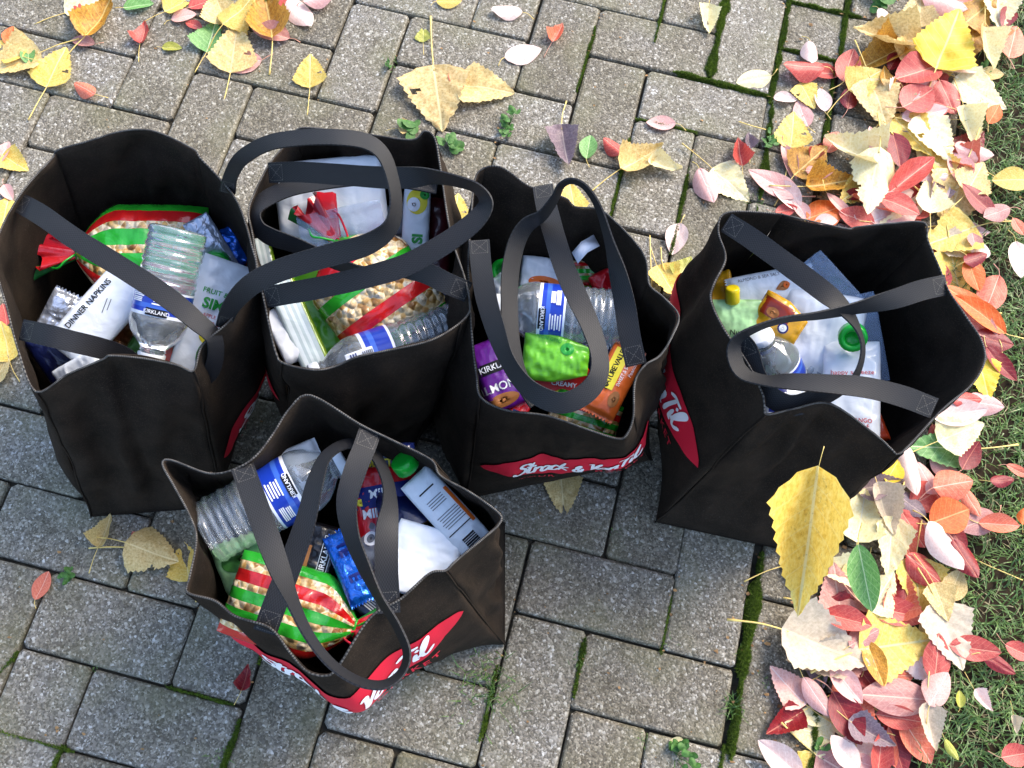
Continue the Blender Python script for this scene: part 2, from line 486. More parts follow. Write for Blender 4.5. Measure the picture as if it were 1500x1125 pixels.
LC = {
 'yellow': mat_leaf('yellow leaf', ['d0a63c', 'e8c860', 'f0dc88'], 'ecdc98', 0.5, spotcol='7a5420'),
 'bright': mat_leaf('bright yellow leaf', ['e0b41c', 'ecc82c', 'f0d448'], 'f2e080', 0.05),
 'cream': mat_leaf('cream yellow leaf', ['e2cc8c', 'f0e4ac', 'f6eecc'], 'f4ecc8', 0.2, spotcol='8a7050'),
 'tan': mat_leaf('tan dry leaf', ['b08c4c', 'd8bc7c', 'e8d4a0'], 'e8d49c', 0.5, spotcol='5a4030'),
 'papery': mat_leaf('papery grey leaf', ['b8a48c', 'c8b8a0', 'd8c8b4'], 'e0d0b0', 0.3, spotcol='7a6a58'),
 'browny': mat_leaf('yellow brown leaf', ['8a5818', 'c08a30', 'd8a840'], 'e0c070', 0.6, spotcol='4a2c14'),
 'mauve': mat_leaf('mauve grey leaf', ['6c5a60', '86747c', 'a08c90'], 'b8a49c', 0.4, spotcol='40302c'),
 'red': mat_leaf('red leaf', ['ac3a36', 'c45048', 'd47260'], 'e09c84', 0.12, 0.35, spotcol='501420'),
 'darkred': mat_leaf('dark red leaf', ['641420', '882028', 'a03030'], 'b8604c', 0.2, 0.35, spotcol='300c14'),
 'orange': mat_leaf('orange leaf', ['d05018', 'e06824', 'e88440'], 'eca468', 0.12, spotcol='7a2c14'),
 'coral': mat_leaf('coral leaf', ['c85440', 'dc7458', 'e48c6c'], 'ecb49c', 0.15, spotcol='8a4030'),
 'pink': mat_leaf('pink leaf underside', ['d09088', 'e0aca4', 'e8bcb4'], 'f0d4cc', 0.12, 0.5, spotcol='905050'),
 'palepink': mat_leaf('pale pink leaf underside', ['dcb8ac', 'eaccc2', 'f0dcd4'], 'f6e8e0', 0.1, 0.5, spotcol='a07068'),
 'rosy': mat_leaf('dusty rose leaf', ['b0706c', 'c08880', 'd0a098'], 'dcb8a8', 0.25, 0.5, spotcol='6a3c3c'),
 'green': mat_leaf('green leaf', ['4a7c40', '6a9c54', '88b470'], 'c0d8a0', 0.05),
 'olive': mat_leaf('olive yellow leaf', ['8a8c34', 'a8a844', 'c0bc5c'], 'd0cc84', 0.2),
}
M['stalk'] = mat_simple('yellow leaf stalk', 'dcc070', 0.5, 0.4)
M['redstalk'] = mat_simple('pinkish leaf stalk', 'c89078', 0.5, 0.4)

# ------------------------------------------------------------------ ground, paving, lawn
def sheet(name, x0, x1, y0, y1, z, m, nx=2, ny=2, amp=0.0, f=3.0):
    me = grid_mesh(name, lambda a, b: (x0 + a * (x1 - x0), y0 + b * (y1 - y0), z + (amp * nz((x0 + a * (x1 - x0)) * f, (y0 + b * (y1 - y0)) * f) if amp else 0)), nx, ny)
    o = link(name, me, m); o['kind'] = 'structure'
    return o
EDGE_U = 11.25
ground = sheet('ground', -12, 12, -12, 12, -0.03, M['soil'])
pavement = sheet('pavement', -7.5, 1.14, -7.5, 7.5, -0.011, M['bed'])
lawn = sheet('lawn', 1.11, 9, -8, 8, -0.006, M['soil'], 90, 120, 0.006, 9)

def paver_geo(lx, ly, seed):
    """one worn paver, long side lx, short side ly, top at z = 0"""
    rng = random.Random(seed)
    vs, fs = [], []
    cj = [(rng.uniform(.003, .007), rng.uniform(.003, .007)) for _ in range(4)]
    rings = [(-0.05, 0.0), (-0.0045, 0.0), (-0.0013, 0.0014), (0.0, 0.0045)]
    for z, ins in rings:
        hx, hy = lx / 2 - ins, ly / 2 - ins
        for q, (sx, sy) in enumerate(((1, 1), (-1, 1), (-1, -1), (1, -1))):
            a, b = cj[q]
            A, B = (sx * hx, sy * (hy - b)), (sx * (hx - a), sy * hy)
            for p in ((A, B) if sx * sy > 0 else (B, A)): vs.append((p[0] + rng.uniform(-.0004, .0004), p[1] + rng.uniform(-.0004, .0004), z))
    for r in range(3):
        for k in range(8):
            k2 = (k + 1) % 8
            fs.append((r * 8 + k, r * 8 + k2, (r + 1) * 8 + k2, (r + 1) * 8 + k))
    fs.append(tuple(range(24, 32)))
    return vs, fs
def paver_mesh(lx, ly, seed):
    vs, fs = paver_geo(lx, ly, seed)
    me = mesh('paver', vs, fs, None, False)
    me.materials.append(M['paver'])
    return me
PM = [paver_mesh(0.1974, 0.0974, k) for k in range(5)]
PS = paver_mesh(0.0962, 0.0962, 9)
far_v, far_f = [], []
rp = random.Random(5)
for i in range(-60, 61):
    for m in range(-32, 33):
        for horiz in (True, False):
            u0, v0 = i + 2 * m, i - 2 * m + (0 if horiz else 1)
            w, h = (2, 1) if horiz else (1, 2)
            cut = u0 + w > EDGE_U + 0.3
            if cut and (not horiz or u0 + 1 > EDGE_U + .3): continue
            if cut: w = 1
            if u0 < -34 or v0 < -40 or v0 > 30: continue
            u, v = u0 + w / 2, v0 + h / 2
            shift = 0.0
            if u0 >= 10: shift = 0.13
            elif u0 >= 9: shift = 0.06
            elif u0 + w == 9: shift = -0.03
            X, Y = (u + shift) * 0.1 + rp.uniform(-.0009, .0009), -v * 0.1 + rp.uniform(-.0009, .0009)
            rz = (0 if horiz else math.pi / 2) + rp.choice((0, math.pi)) + rp.uniform(-.006, .006)
            zz = rp.uniform(-.0016, .0012)
            if -6 < u < 12.5 and -14.6 < v < 4:
                o = bpy.data.objects.new('paver', PM[rp.randrange(5)] if not cut else PS)
                C.objects.link(o); o.parent = pavement
                o.location = (X, Y, zz); o.rotation_euler = (rp.uniform(-.004, .004), rp.uniform(-.004, .004), rz)
            else:
                n0 = len(far_v); c, s_ = math.cos(rz), math.sin(rz)
                gv, gf = paver_geo(0.0962 if cut else 0.1962, 0.0962, rp.randrange(5))
                far_v += [(X + x * c - y * s_, Y + x * s_ + y * c, zz + z) for x, y, z in gv]
                far_f += [tuple(q + n0 for q in f) for f in gf]
fp = link('paver', mesh('far_pavers', far_v, far_f, None, False), M['paver'], pavement)
fp['kind'] = 'stuff'

# blades: many small bent slivers in one mesh
def blades(name, label, cat, pts, mat, kind='stuff', seg=3):
    """pts: rows of x, y, z, length, width, azimuth, lean, bend"""
    P = np.array(pts, dtype=float)
    n = len(P)
    x, y, z, L, W, az, lean, bend = P.T
    dx, dy = np.cos(az), np.sin(az)
    sx, sy = -dy, dx
    cols = []
    px_, py_, pz_ = x.copy(), y.copy(), z.copy()
    a = lean.copy()
    V = np.zeros((n, 2 * seg + 1, 3))
    for k in range(seg + 1):
        wk = W * (1 - (k / seg) ** 2 * 0.9)
        if k < seg:
            V[:, 2 * k] = np.stack([px_ + sx * wk / 2, py_ + sy * wk / 2, pz_], 1)
            V[:, 2 * k + 1] = np.stack([px_ - sx * wk / 2, py_ - sy * wk / 2, pz_], 1)
        else:
            V[:, 2 * seg] = np.stack([px_, py_, pz_], 1)
        st = L / seg
        px_ = px_ + dx * np.sin(a) * st; py_ = py_ + dy * np.sin(a) * st; pz_ = pz_ + np.cos(a) * st
        a = a + bend / seg
    V[:, :, 2] = np.maximum(V[:, :, 2], z[:, None] - 0.001)
    nv = 2 * seg + 1
    base = (np.arange(n) * nv)[:, None]
    quads = np.concatenate([base + np.array([2 * k, 2 * k + 1, 2 * k + 3, 2 * k + 2])[None] for k in range(seg - 1)], 0)
    tris = base + np.array([2 * seg - 2, 2 * seg - 1, 2 * seg])[None]
    me = bpy.data.meshes.new(name)
    me.vertices.add(n * nv); me.vertices.foreach_set('co', V.reshape(-1))
    nl = quads.size + tris.size
    me.loops.add(nl)
    me.loops.foreach_set('vertex_index', np.concatenate([quads.ravel(), tris.ravel()]).astype(np.int32))
    npoly = len(quads) + len(tris)
    me.polygons.add(npoly)
    ls = np.concatenate([np.arange(len(quads)) * 4, quads.size + np.arange(len(tris)) * 3]).astype(np.int32)
    me.polygons.foreach_set('loop_start', ls)
    me.polygons.foreach_set('use_smooth', [True] * npoly)
    me.update(calc_edges=True)
    o = link(name, me, mat)
    o['kind'] = kind
    if label: o['label'] = label; o['category'] = cat
    return o
g = np.random.RandomState(3)
def scatter_lawn(n, x0, x1, y0, y1, L0, L1, W0, W1, lean):
    x = g.uniform(x0, x1, n); y = g.uniform(y0, y1, n)
    edge = 1.135 + 0.022 * np.sin(y * 23) + 0.014 * np.sin(y * 61 + 1) + g.uniform(-.02, .02, n)
    dens = 0.5 + 0.5 * np.sin(x * 31 + 2 * np.sin(y * 17)) * np.sin(y * 27 + x * 9)
    k = (x > edge) & (g.uniform(0, 1, n) < 0.35 + 0.65 * dens)
    x, y = x[k], y[k]; m = len(x)
    return np.stack([x, y, np.full(m, -.008), g.uniform(L0, L1, m), g.uniform(W0, W1, m), g.uniform(0, 6.28, m), np.abs(g.normal(lean, .35, m)), g.uniform(.2, 1.7, m)], 1)
pts = np.concatenate([scatter_lawn(62000, 1.09, 1.75, -.25, 1.7, .014, .042, .0010, .0026, .75), scatter_lawn(30000, 1.6, 2.9, -1.0, 2.4, .02, .045, .0016, .003, .7)])
blades('grass', 'short green lawn grass along the right side of the paving', 'grass', pts, M['grass'], seg=3)
pts = scatter_lawn(15000, 1.08, 1.8, -.25, 1.7, .012, .038, .0009, .002, 1.25)
blades('dry_grass', 'dry straw coloured blades lying among the lawn grass', 'grass', pts, M['straw'], seg=2)

# moss: low cushions that swell out of the wide joints, furred with short blades
def uvw(u, v, z=0.0): return Vector((u * 0.1, -v * 0.1, z))
moss_runs = [  # u0,v0,u1,v1,halfwidth(m)
 (7.0, -13.4, 7.0, -10.15, .0095), (8.04, -13.4, 8.04, -9.9, .0058), (8.08, -9.9, 8.16, -8.1, .0062), (6.4, -10.05, 8.0, -9.98, .0065),
 (8.96, -11.0, 9.02, -8.7, .0045), (9.06, -2.6, 9.05, -.85, .0095), (9.06, -.85, 9.07, .05, .0115), (10.05, -2.4, 10.0, -1.5, .014), (10.06, -1.4, 10.07, 1.2, .0135),
 (8.15, -7.9, 8.2, -7.0, .006), (8.05, -12.0, 9.2, -12.0, .006), (9.0, -12.6, 9.02, -11.0, .006), (8.0, -11.0, 8.9, -11.0, .004), (7.0, -8.2, 7.0, -6.8, .004),
 (5.0, -10.6, 4.98, -9.3, .0032), (6.0, -12.2, 6.0, -10.6, .0036), (2.0, -11.0, 4.0, -11.0, .0028), (6.0, -9.0, 6.95, -9.0, .002), (5.98, -8.6, 5.98, -7.2, .003),
 (2.98, -0.9, 3.0, .4, .0026), (7.98, -1.7, 7.98, -1.0, .0022), (6.98, -.9, 7.0, -.2, .0036), (8.98, -.05, 8.96, .7, .0044), (5.95, -.3, 5.98, .6, .0032),
 (-.02, 2.0, 1.1, 2.0, .003), (1.0, 2.0, 1.0, 2.9, .003), (0.0, 1.05, -.1, 1.4, .0028), (1.98, 1.0, 2.8, 1.0, .0018), (2.98, 1.9, 3.0, 1.2, .004), (2.1, 1.98, 3.0, 1.98, .002)]
mv, mf, mb = [], [], []
mr = random.Random(9)
for (u0, v0, u1, v1, hw) in moss_runs:
    A, B = uvw(u0, v0), uvw(u1, v1)
    Ln = (B - A).length; n = max(4, int(Ln / 0.006))
    T = (B - A).normalized(); Nn = Vector((-T.y, T.x, 0))
    b0 = len(mv)
    for i in range(n + 1):
        p = A.lerp(B, i / n)
        e = min(1, i / 2, (n - i) / 2)
        ww = hw * (0.75 + 0.75 * nz(p.x * 55, p.y * 55, 1) + .9 * nz(p.x * 17, p.y * 17, 5)) * (0.3 + 0.7 * e)
        ww = max(ww, 0.0012)
        off = 0.0018 * nz(p.x * 40, p.y * 40, 7)
        for k in range(7):
            a = -1 + 2 * k / 6
            hgt = -0.006 + (0.0045 + hw * 0.36 + 0.0022 * nz(p.x * 90, p.y * 90 + k, 3)) * (1 - abs(a) ** 2.2)
            q = p + Nn * (a * ww + off)
            mv.append((q.x, q.y, hgt))
        nb = int(ww * 2 * (Ln / n) * 5.2e6) if hw > .003 else int(ww * 2 * (Ln / n) * 2.6e6)
        for _ in range(nb):
            a = mr.uniform(-1, 1)
            q = p + Nn * (a * ww * 1.05 + off) + T * mr.uniform(0, Ln / n)
            mb.append((q.x, q.y, -0.005 + (0.004 + hw * 0.36) * (1 - a * a), mr.uniform(.002, .0055), mr.uniform(.0006, .0012), mr.uniform(0, 6.28), abs(mr.gauss(.3, .45)), mr.uniform(0, 1)))
    for i in range(n):
        for k in range(6):
            a = b0 + i * 7 + k
            mf.append((a, a + 1, a + 8, a + 7))
mo = link('moss', mesh('moss', mv, mf), M['moss'])
mo['kind'] = 'stuff'; mo['label'] = 'dark green moss cushions filling the joints between pavers'; mo['category'] = 'moss'
blades('moss', 'fine moss shoots standing out of the paving joints', 'moss', mb, M['moss'], seg=2)
# blades of grass in a few narrow joints
tb = []
for (px, py, n, L, sp) in ((712, 1010, 110, .03, .02), (1075, 1035, 60, .02, .008), (850, 965, 26, .014, .006), (985, 940, 14, .012, .004), (320, 1110, 40, .014, .006), (98, 842, 26, .010, .005), (570, 95, 40, .011, .007),
                           (705, 985, 50, .022, .012), (1010, 215, 40, .008, .012), (1000, 250, 18, .008, .006), (1120, 1000, 24, .012, .006), (1250, 300, 30, .02, .01), (1105, 290, 30, .014, .01), (640, 790, 10, .01, .004), (830, 470, 4, .01, .004),
                           (560, 60, 20, .008, .008), (900, 780, 10, .01, .004), (1090, 955, 30, .012, .006), (135, 980, 8, .008, .004), (500, 1100, 10, .008, .006), (942, 1085, 26, .012, .006)):
    c = at(px, py)
    for _ in range(n):
        tb.append((c.x + mr.gauss(0, sp), c.y + mr.gauss(0, sp), -.006, L * mr.uniform(.5, 1.3), mr.uniform(.0008, .0018), mr.uniform(0, 6.28), abs(mr.gauss(.5, .4)), mr.uniform(.2, 1.4)))
blades('joint_grass', 'thin grass blades sprouting from narrow paving joints', 'grass', tb, M['grass'], seg=3)

# small weeds, each a plant of its own: stems that carry round or oval leaflets
def weed(px, py, r, n, leaf, label, seed, spread=None):
    rg = random.Random(seed)
    c = at(px, py)
    t = thing('weed', label, 'weed', 'weeds growing in the paving joints', Matrix.Translation(c))
    for k in range(n):
        a = rg.uniform(0, 6.28); d = r * (rg.uniform(.15, 1)) ** .7
        ex, ey, ez = math.cos(a) * d, math.sin(a) * d, rg.uniform(.003, .014)
        if spread: ex, ey = ex * spread[0], ey * spread[1]
        link('stem', tube('stem', [(0, 0, -.006), (ex * .5, ey * .5, ez * .9), (ex, ey, ez)], .0005, 4), M['weed'], t, None)
        lv, lf = [(0, 0, 0)], []
        for q in range(10):
            b = 6.283 * q / 10
            lv.append((math.cos(b) * leaf * .5 + leaf * .3, math.sin(b) * leaf * .36, .0012 * math.cos(2 * b)))
        lf = [(0, 1 + q, 1 + (q + 1) % 10) for q in range(10)]
        for m_ in range(2):
            o = link('leaflet', mesh('leaflet', lv, lf), M['weed'], t)
            o.location = (ex, ey, ez + .001 * m_); o.rotation_euler = (rg.uniform(-.4, .4), rg.uniform(-.5, .2), a + rg.uniform(-.6, .6) + 2.2 * m_)
            o.scale = (rg.uniform(.8, 1.4),) * 3
weed(745, 185, .022, 12, .010, 'spindly green weed on the paver above the second bag', 1, (.45, 1.3))
weed(655, 212, .014, 7, .016, 'broad leaved weed peeping out beneath the big tan leaf', 2)
weed(605, 192, .010, 3, .018, 'two rounded green leaves between the big tan leaf and the bag rim', 3)
weed(990, 1108, .026, 11, .010, 'bushy bright green weed at the bottom edge of the picture', 4)
weed(1126, 210, .016, 9, .009, 'small clover like weed in the moss joint left of the pale yellow leaf', 5, (.5, 1.3))
weed(100, 842, .010, 6, .008, 'tiny green sprig in the joint under the left bag', 6)
weed(1195, 1100, .012, 5, .009, 'pale green round leaved sprout beside the lowest moss strip', 7)
weed(1440, 275, .012, 6, .010, 'little clover sprout at the lawn edge left of the yellow oval leaf', 8)
weed(570, 100, .008, 6, .006, 'tiny creeping weed in the joint near the top of the paving', 9, (.5, 1.6))
weed(385, 1, .012, 4, .009, 'weed sprig in the joint at the very top of the paving', 10)
weed(1290, 2, .02, 5, .022, 'broad flat green weed leaves at the top edge beside the leaf pile', 11)
weed(1445, 105, .012, 4, .010, 'small green weed under the crumpled white leaf at the lawn edge', 12)

# ------------------------------------------------------------------ bags
SCRIPT = {
 'S': ([[(.60,.80),(.50,.97),(.30,.98),(.16,.80),(.26,.62),(.46,.48),(.50,.24),(.34,.03),(.12,.03),(.0,.2)]], .58),
 't': ([[(.16,.92),(.1,.5),(.1,.14),(.22,.02),(.36,.12)], [(-.04,.62),(.34,.66)]], .34),
 'r': ([[(.04,.5),(.08,.02)], [(.08,.3),(.2,.5),(.36,.44)]], .38),
 'a': ([[(.38,.42),(.22,.5),(.04,.32),(.06,.06),(.2,.02),(.36,.2),(.42,.48),(.4,.14),(.5,.04)]], .5),
 'c': ([[(.36,.4),(.22,.5),(.04,.3),(.08,.04),(.26,.02),(.4,.14)]], .42),
 'k': ([[(.12,.98),(.04,.02)], [(.38,.48),(.1,.26),(.26,.14),(.42,.02)]], .5),
 '&': ([[(.44,.04),(.12,.5),(.2,.7),(.32,.56),(.06,.22),(.14,.02),(.32,.08),(.46,.34)]], .56),
 'V': ([[(.0,.9),(.14,.94),(.2,.5),(.22,.04),(.36,.5),(.56,.96)]], .5),
 'n': ([[(.04,.5),(.06,.02)], [(.06,.3),(.2,.5),(.32,.42),(.32,.1),(.42,.02)]], .46),
 'T': ([[(-.06,.86),(.2,.98),(.6,.94)], [(.32,.94),(.24,.5),(.22,.02)]], .52),
 'i': ([[(.06,.5),(.06,.1),(.16,.02)], [(.1,.72),(.1,.75)]], .2),
 'l': ([[(.0,.16),(.2,.5),(.32,.86),(.24,1.0),(.12,.8),(.1,.3),(.2,.04),(.36,.02),(.56,.2)]], .5),
 ' ': ([], .2)}
def script_strokes(s, h, thick, shear=.28):
    """hand lettering as flat quads in logo coordinates; returns verts, faces"""
    vs, fs = [], []; x = 0
    for ch in s:
        strokes, adv = SCRIPT[ch]
        for st in strokes:
            pts = [np.array(((px + x + shear * py) * h, py * h)) for px, py in [tuple(q) for q in catmull(st, 5)]] if len(st) > 2 else [np.array(((a + x + shear * b) * h, b * h)) for a, b in [tuple(np.array(st[0]) * (1 - k / 4) + np.array(st[1]) * k / 4) for k in range(5)]]
            n = len(pts)
            prev = None
            for i, p in enumerate(pts):
                t = pts[min(i + 1, n - 1)] - pts[max(i - 1, 0)]
                t = t / (np.linalg.norm(t) + 1e-9)
                w = thick * (0.75 + 0.35 * abs(t[1])) * (0.75 if i in (0, n - 1) else 1)
                nn = np.array((-t[1], t[0])) * w / 2
                vs += [tuple(p + nn), tuple(p), tuple(p - nn)]
                if i:
                    a = len(vs) - 6
                    fs += [(a, a + 3, a + 4, a + 1), (a + 1, a + 4, a + 5, a + 2)]
            for p in (pts[0], pts[-1]):
                c = len(vs); vs.append(tuple(p))
                for k in range(8): vs.append((p[0] + math.cos(k * math.pi / 4) * thick * .4, p[1] + math.sin(k * math.pi / 4) * thick * .4))
                fs += [(c, c + 1 + k, c + 1 + (k + 1) % 8) for k in range(8)]
        x += adv
    return vs, fs, x * h

def make_bag(label, base, rim, bulge, logo=None, tagat=None, seed=0, logo_t=.36, logo_dx=0.0, logo_s=0.0):
    """base: four ground corners in grid units (near left, near right, far right, far left); rim: (px, py, z, s)"""
    bc = [uvw(u, v, .001) for u, v in base]
    R_ = []
    for (px, py, z, s) in rim:
        p = at(px, py, z); R_.append((p.x, p.y, p.z, s))
    ext = [(x, y, z, s - 4) for x, y, z, s in R_[-3:]] + R_ + [(x, y, z, s + 4) for x, y, z, s in R_[:3]]
    D = np.array(catmull(ext, 5))
    # keep s rising
    D[:, 3] = np.maximum.accumulate(D[:, 3])
    def rimp(s):
        s = s % 4.0 if s < 0 or s > 4.0 else s
        return Vector([float(np.interp(s, D[:, 3], D[:, k])) for k in range(3)])
    def basep(s):
        s = s % 4.0; i = int(s); f = s - i
        return bc[i].lerp(bc[(i + 1) % 4], f)
    def nrm(s):
        s = s % 4.0; i = int(s); f = s - i
        def en(k):
            e = bc[(k + 1) % 4] - bc[k % 4]; return Vector((e.y, -e.x, 0)).normalized()
        n = en(i)
        w = .12
        if f < w: n = n.lerp(en(i + 3), .5 * (1 - f / w))
        if f > 1 - w: n = n.lerp(en(i + 1), .5 * (1 - (1 - f) / w))
        return n.normalized()
    def bl(s):
        s = s % 4.0; i = int(s); f = s - i
        v = bulge[i]
        return v
    def surf(s, t, off=0.0):
        b, r = basep(s), rimp(s)
        f = (s % 4.0) % 1.0
        tc = min(1.0, max(0.0, t))
        e = tc ** 0.85
        p = Vector((b.x + (r.x - b.x) * e, b.y + (r.y - b.y) * e, b.z + (r.z - b.z) * t))
        n = nrm(s)
        sh = math.sin(math.pi * f) ** .6
        prof = math.sin(math.pi * tc ** .8)
        a = bl(s) * prof * sh
        env = min(1, t * 5) * min(1, (1 - t) * 6 + .12)
        i_ = int(s % 4.0)
        wr = 0.015 * nz(s * 2.6 + seed * 9, t * 1.9, seed) + 0.008 * nz(s * 6.5, t * 5 + s * 2, seed + 4) + .0022 * nz(s * 17, t * 12, seed + 8) + (.0105 if i_ in gus else .0065) * (.35 - 2.2 * abs(nz(s * 2.9 + t * 1.3, t * 2.3 - s, seed + 11))) + .003 * (.3 - 2 * abs(nz(s * 6 - t * 3, t * 5 + s, seed + 17)))
        i = int(s % 4.0)
        crease = 0
        if i in gus: crease = -0.011 * math.exp(-abs(f - .5) / .07) * prof
        if i == logo: wr *= .55
        p = p + n * (a + wr * env * (.35 + .65 * sh) + crease)
        p.z = max(p.z, .0012)
        if off:
            d = 1e-3
            ps = surf(s + d, t) - surf(s - d, t); pt = surf(s, t + d) - surf(s, t - d)
            q = ps.cross(pt)
            if q.length > 0: p = p + q.normalized() * off
        return p
    lens = [(bc[(k + 1) % 4] - bc[k]).length for k in range(4)]
    gus = [k for k in range(4) if lens[k] < .22]
    ctr = sum(bc, Vector()) / 4
    T = thing('tote_bag', label, 'bag', 'black tote bags packed with groceries', Matrix.Translation(ctr))
    inv = Matrix.Translation(-ctr)
    def child(name, me, m, par=T, sol=0.0):
        me.transform(inv)
        o = link(name, me, m, par)
        if sol:
            md = o.modifiers.new('thickness', 'SOLIDIFY'); md.thickness = sol; md.offset = -1
        return o
    pn = {0: 'front_panel', 1: 'side_panel', 2: 'back_panel', 3: 'side_panel'}
    panels = []
    for k in range(4):
        nu = 44 if k not in gus else 30
        if k == logo: nu = 90
        me = grid_mesh(pn[k], lambda a, b: surf(k + min(max(a, 1e-4), 1 - 1e-4), b), nu, 30 if k != logo else 60)
        panels.append(child(pn[k], me, M['fabric'], sol=.0016))
    me = mesh('base_panel', [c + Vector((0, 0, .004)) for c in bc], [(0, 1, 2, 3)])
    child('base_panel', me, M['fabric'])
    n = 220
    rp_ = [rimp(4 * i / n) + Vector((0, 0, .0004)) for i in range(n + 1)]
    child('rim_binding', tube('rim_binding', rp_, lambda q: .0011, 6), M['hem'])
    for k in range(4):
        child('seam', tube('seam', [surf(k + 1e-4, t / 24, .001) for t in range(25)], .0013, 5), M['fabric'])
    if logo is not None:
        k = logo; Lp = lens[k]
        H = 0.34
        def mp(x, y, off): return surf(k + .5 + (x + logo_dx) / Lp, logo_t + (y + x * logo_s) / H, off)
        W = .285
        def lens_pt(a, b, off=.0022):
            env = (math.sin(math.pi * min(max(a, 0), 1))) ** .62
            top = .047 * env * (1 - .22 * math.exp(-((a - .46) / .1) ** 2)); bot = -.047 * env * (1 - .18 * math.exp(-((a - .58) / .12) ** 2))
            y = bot + (top - bot) * b + .006 * math.sin(a * 6.28)
            return mp((a - .5) * W, y, off)
        child('logo_patch', grid_mesh('logo_patch', lens_pt, 70, 8), M['red'], panels[k])
        # under-stroke beside the lens
        vs, fs, wd = script_strokes('Strack & VanTil', .047, .0078, .26)
        sc = .70 * W / wd
        vv = [mp((x - wd / 2) * sc, (y - .023) * sc * 1.3 - .001 + .006 * math.sin(((x / wd)) * 6.28), .0036) for x, y in vs]
        child('lettering', mesh('lettering', vv, fs, None, False), M['white'], panels[k])
        for word, cx in (('YOUR', -.062), ('MARKET', .066)):
            tv, tf = text_mesh(word, .0175, .015, 0, 1.25)
            vv = [mp(v.x + cx, v.y - .055, .003) for v in tv]
            child('tagline', mesh('tagline', vv, tf, None, False), M['red'], panels[k])
    return T, child

def strap(child, pts, width=.0235, name='handle', m=None):
    D = catmull([(at(px, py, z).x, at(px, py, z).y, at(px, py, z).z, tl) for px, py, z, tl in pts], 9)
    rows, uvr = [], []
    n = len(D); L = 0
    P = [Vector(d[:3]) for d in D]
    for i in range(n):
        t = (P[min(i + 1, n - 1)] - P[max(i - 1, 0)]).normalized()
        v = view_dir(P[i])
        w = t.cross(v).normalized()
        a = rad(D[i][3])
        w = (w * math.cos(a) + v * math.sin(a)).normalized()
        nn = w.cross(t).normalized()
        if i: L += (P[i] - P[i - 1]).length
        wd = width * (1 + .03 * nz(L * 30, width * 90))
        cupz = .0012 * nz(L * 18, 3.3)
        rows.append([P[i] + w * (f * wd) + nn * (cupz * (1 - 4 * f * f)) for f in (-.5, -.25, 0, .25, .5)]); uvr.append(L)
        rows[-1].append(nn * .0009)
    vs, uv, fs, sm = [], [], [], []
    def sheet_(cols, flip):
        b = len(vs)
        for r, l in zip(rows, uvr):
            for (c_, sg, f) in cols:
                vs.append(r[c_] + r[5] * sg); uv.append((l, f))
        m_ = len(cols)
        for i in range(n - 1):
            for q in range(m_ - 1):
                a = b + i * m_ + q
                fs.append((a, a + 1, a + m_ + 1, a + m_) if not flip else (a, a + m_, a + m_ + 1, a + 1))
    sheet_([(k, 1, k / 4) for k in range(5)], False)
    sheet_([(k, -1, k / 4) for k in range(5)], True)
    sheet_([(0, -1, 0), (0, 1, 0)], False)
    sheet_([(4, 1, 1), (4, -1, 1)], False)
    o = child(name, mesh(name, vs, fs, uv), m or M['strap'])
    # sewn box with a cross at both ends, thread lying just proud of the webbing
    Lt = uvr[-1]
    def SP(l, f):
        k = min(max(int(np.searchsorted(uvr, l)) - 1, 0), n - 2)
        q = min(1, max(0, (l - uvr[k]) / max(1e-9, uvr[k + 1] - uvr[k])))
        a = rows[k][0].lerp(rows[k][4], f); b = rows[k + 1][0].lerp(rows[k + 1][4], f)
        return a.lerp(b, q) + rows[k][5].lerp(rows[k + 1][5], q) * 1.5 * sg_
    sg_ = 1 if rows[2][5].dot(-view_dir(P[2])) > 0 else -1
    for l0, l1 in ((.002, .021), (Lt - .021, Lt - .002)):
        tv, tf = [], []
        for (a, b) in (((l0, .12), (l1, .12)), ((l0, .88), (l1, .88)), ((l0, .12), (l0, .88)), ((l1, .12), (l1, .88)), ((l0, .12), (l1, .88)), ((l0, .88), (l1, .12))):
            for st in range(8):
                q0, q1 = st / 8, (st + .62) / 8
                dl, df = b[0] - a[0], b[1] - a[1]
                ln = math.hypot(dl, df * width); nl, nf = -df * width / ln * .00035, dl / ln * .00035 / width
                e = [(a[0] + dl * q + nl * w_, a[1] + df * q + nf * w_) for q, w_ in ((q0, 1), (q1, 1), (q1, -1), (q0, -1))]
                k0 = len(tv); tv += [SP(*x) for x in e]; tf.append((k0, k0 + 1, k0 + 2, k0 + 3))
        child('stitching', mesh('stitching', tv, tf, None, False), M['thread'], o)
    return o

B1, c1 = make_bag('leftmost black tote bag, plain brown lit end panel facing the viewer',
 [(.24, -.81), (1.85, -1.37), (.83, -4.3), (-.78, -3.74)],
 [(53,574,.32,0),(100,548,.33,.22),(152,526,.34,.46),(161,521,.345,.52),(210,525,.34,.68),(260,535,.335,.85),(284,543,.33,1.0),(297,505,.34,1.15),(340,466,.345,1.3),(375,405,.34,1.5),(368,357,.34,1.62),(349,298,.335,1.8),(322,262,.33,1.92),(292,230,.33,2.0),(284,219,.335,2.05),(235,195,.345,2.35),(205,190,.35,2.5),(171,194,.345,2.65),(133,206,.34,2.8),(85,220,.33,2.98),(77,232,.325,3.03),(35,278,.33,3.25),(2,335,.33,3.45),(-8,380,.33,3.6),(10,450,.33,3.78),(28,517,.32,3.9)],
 (.012, .035, .01, .03), logo=1, seed=1)
strap(c1, [(27,296,.318,8),(62,316,.34,6),(110,350,.352,10),(180,393,.358,12),(240,432,.356,16),(285,468,.35,30),(315,500,.335,45),(306,548,.29,40),(262,560,.26,30),(215,546,.26,25),(180,522,.28,15),(150,511,.305,8),(105,500,.33,4),(65,490,.337,4),(32,483,.32,8)])
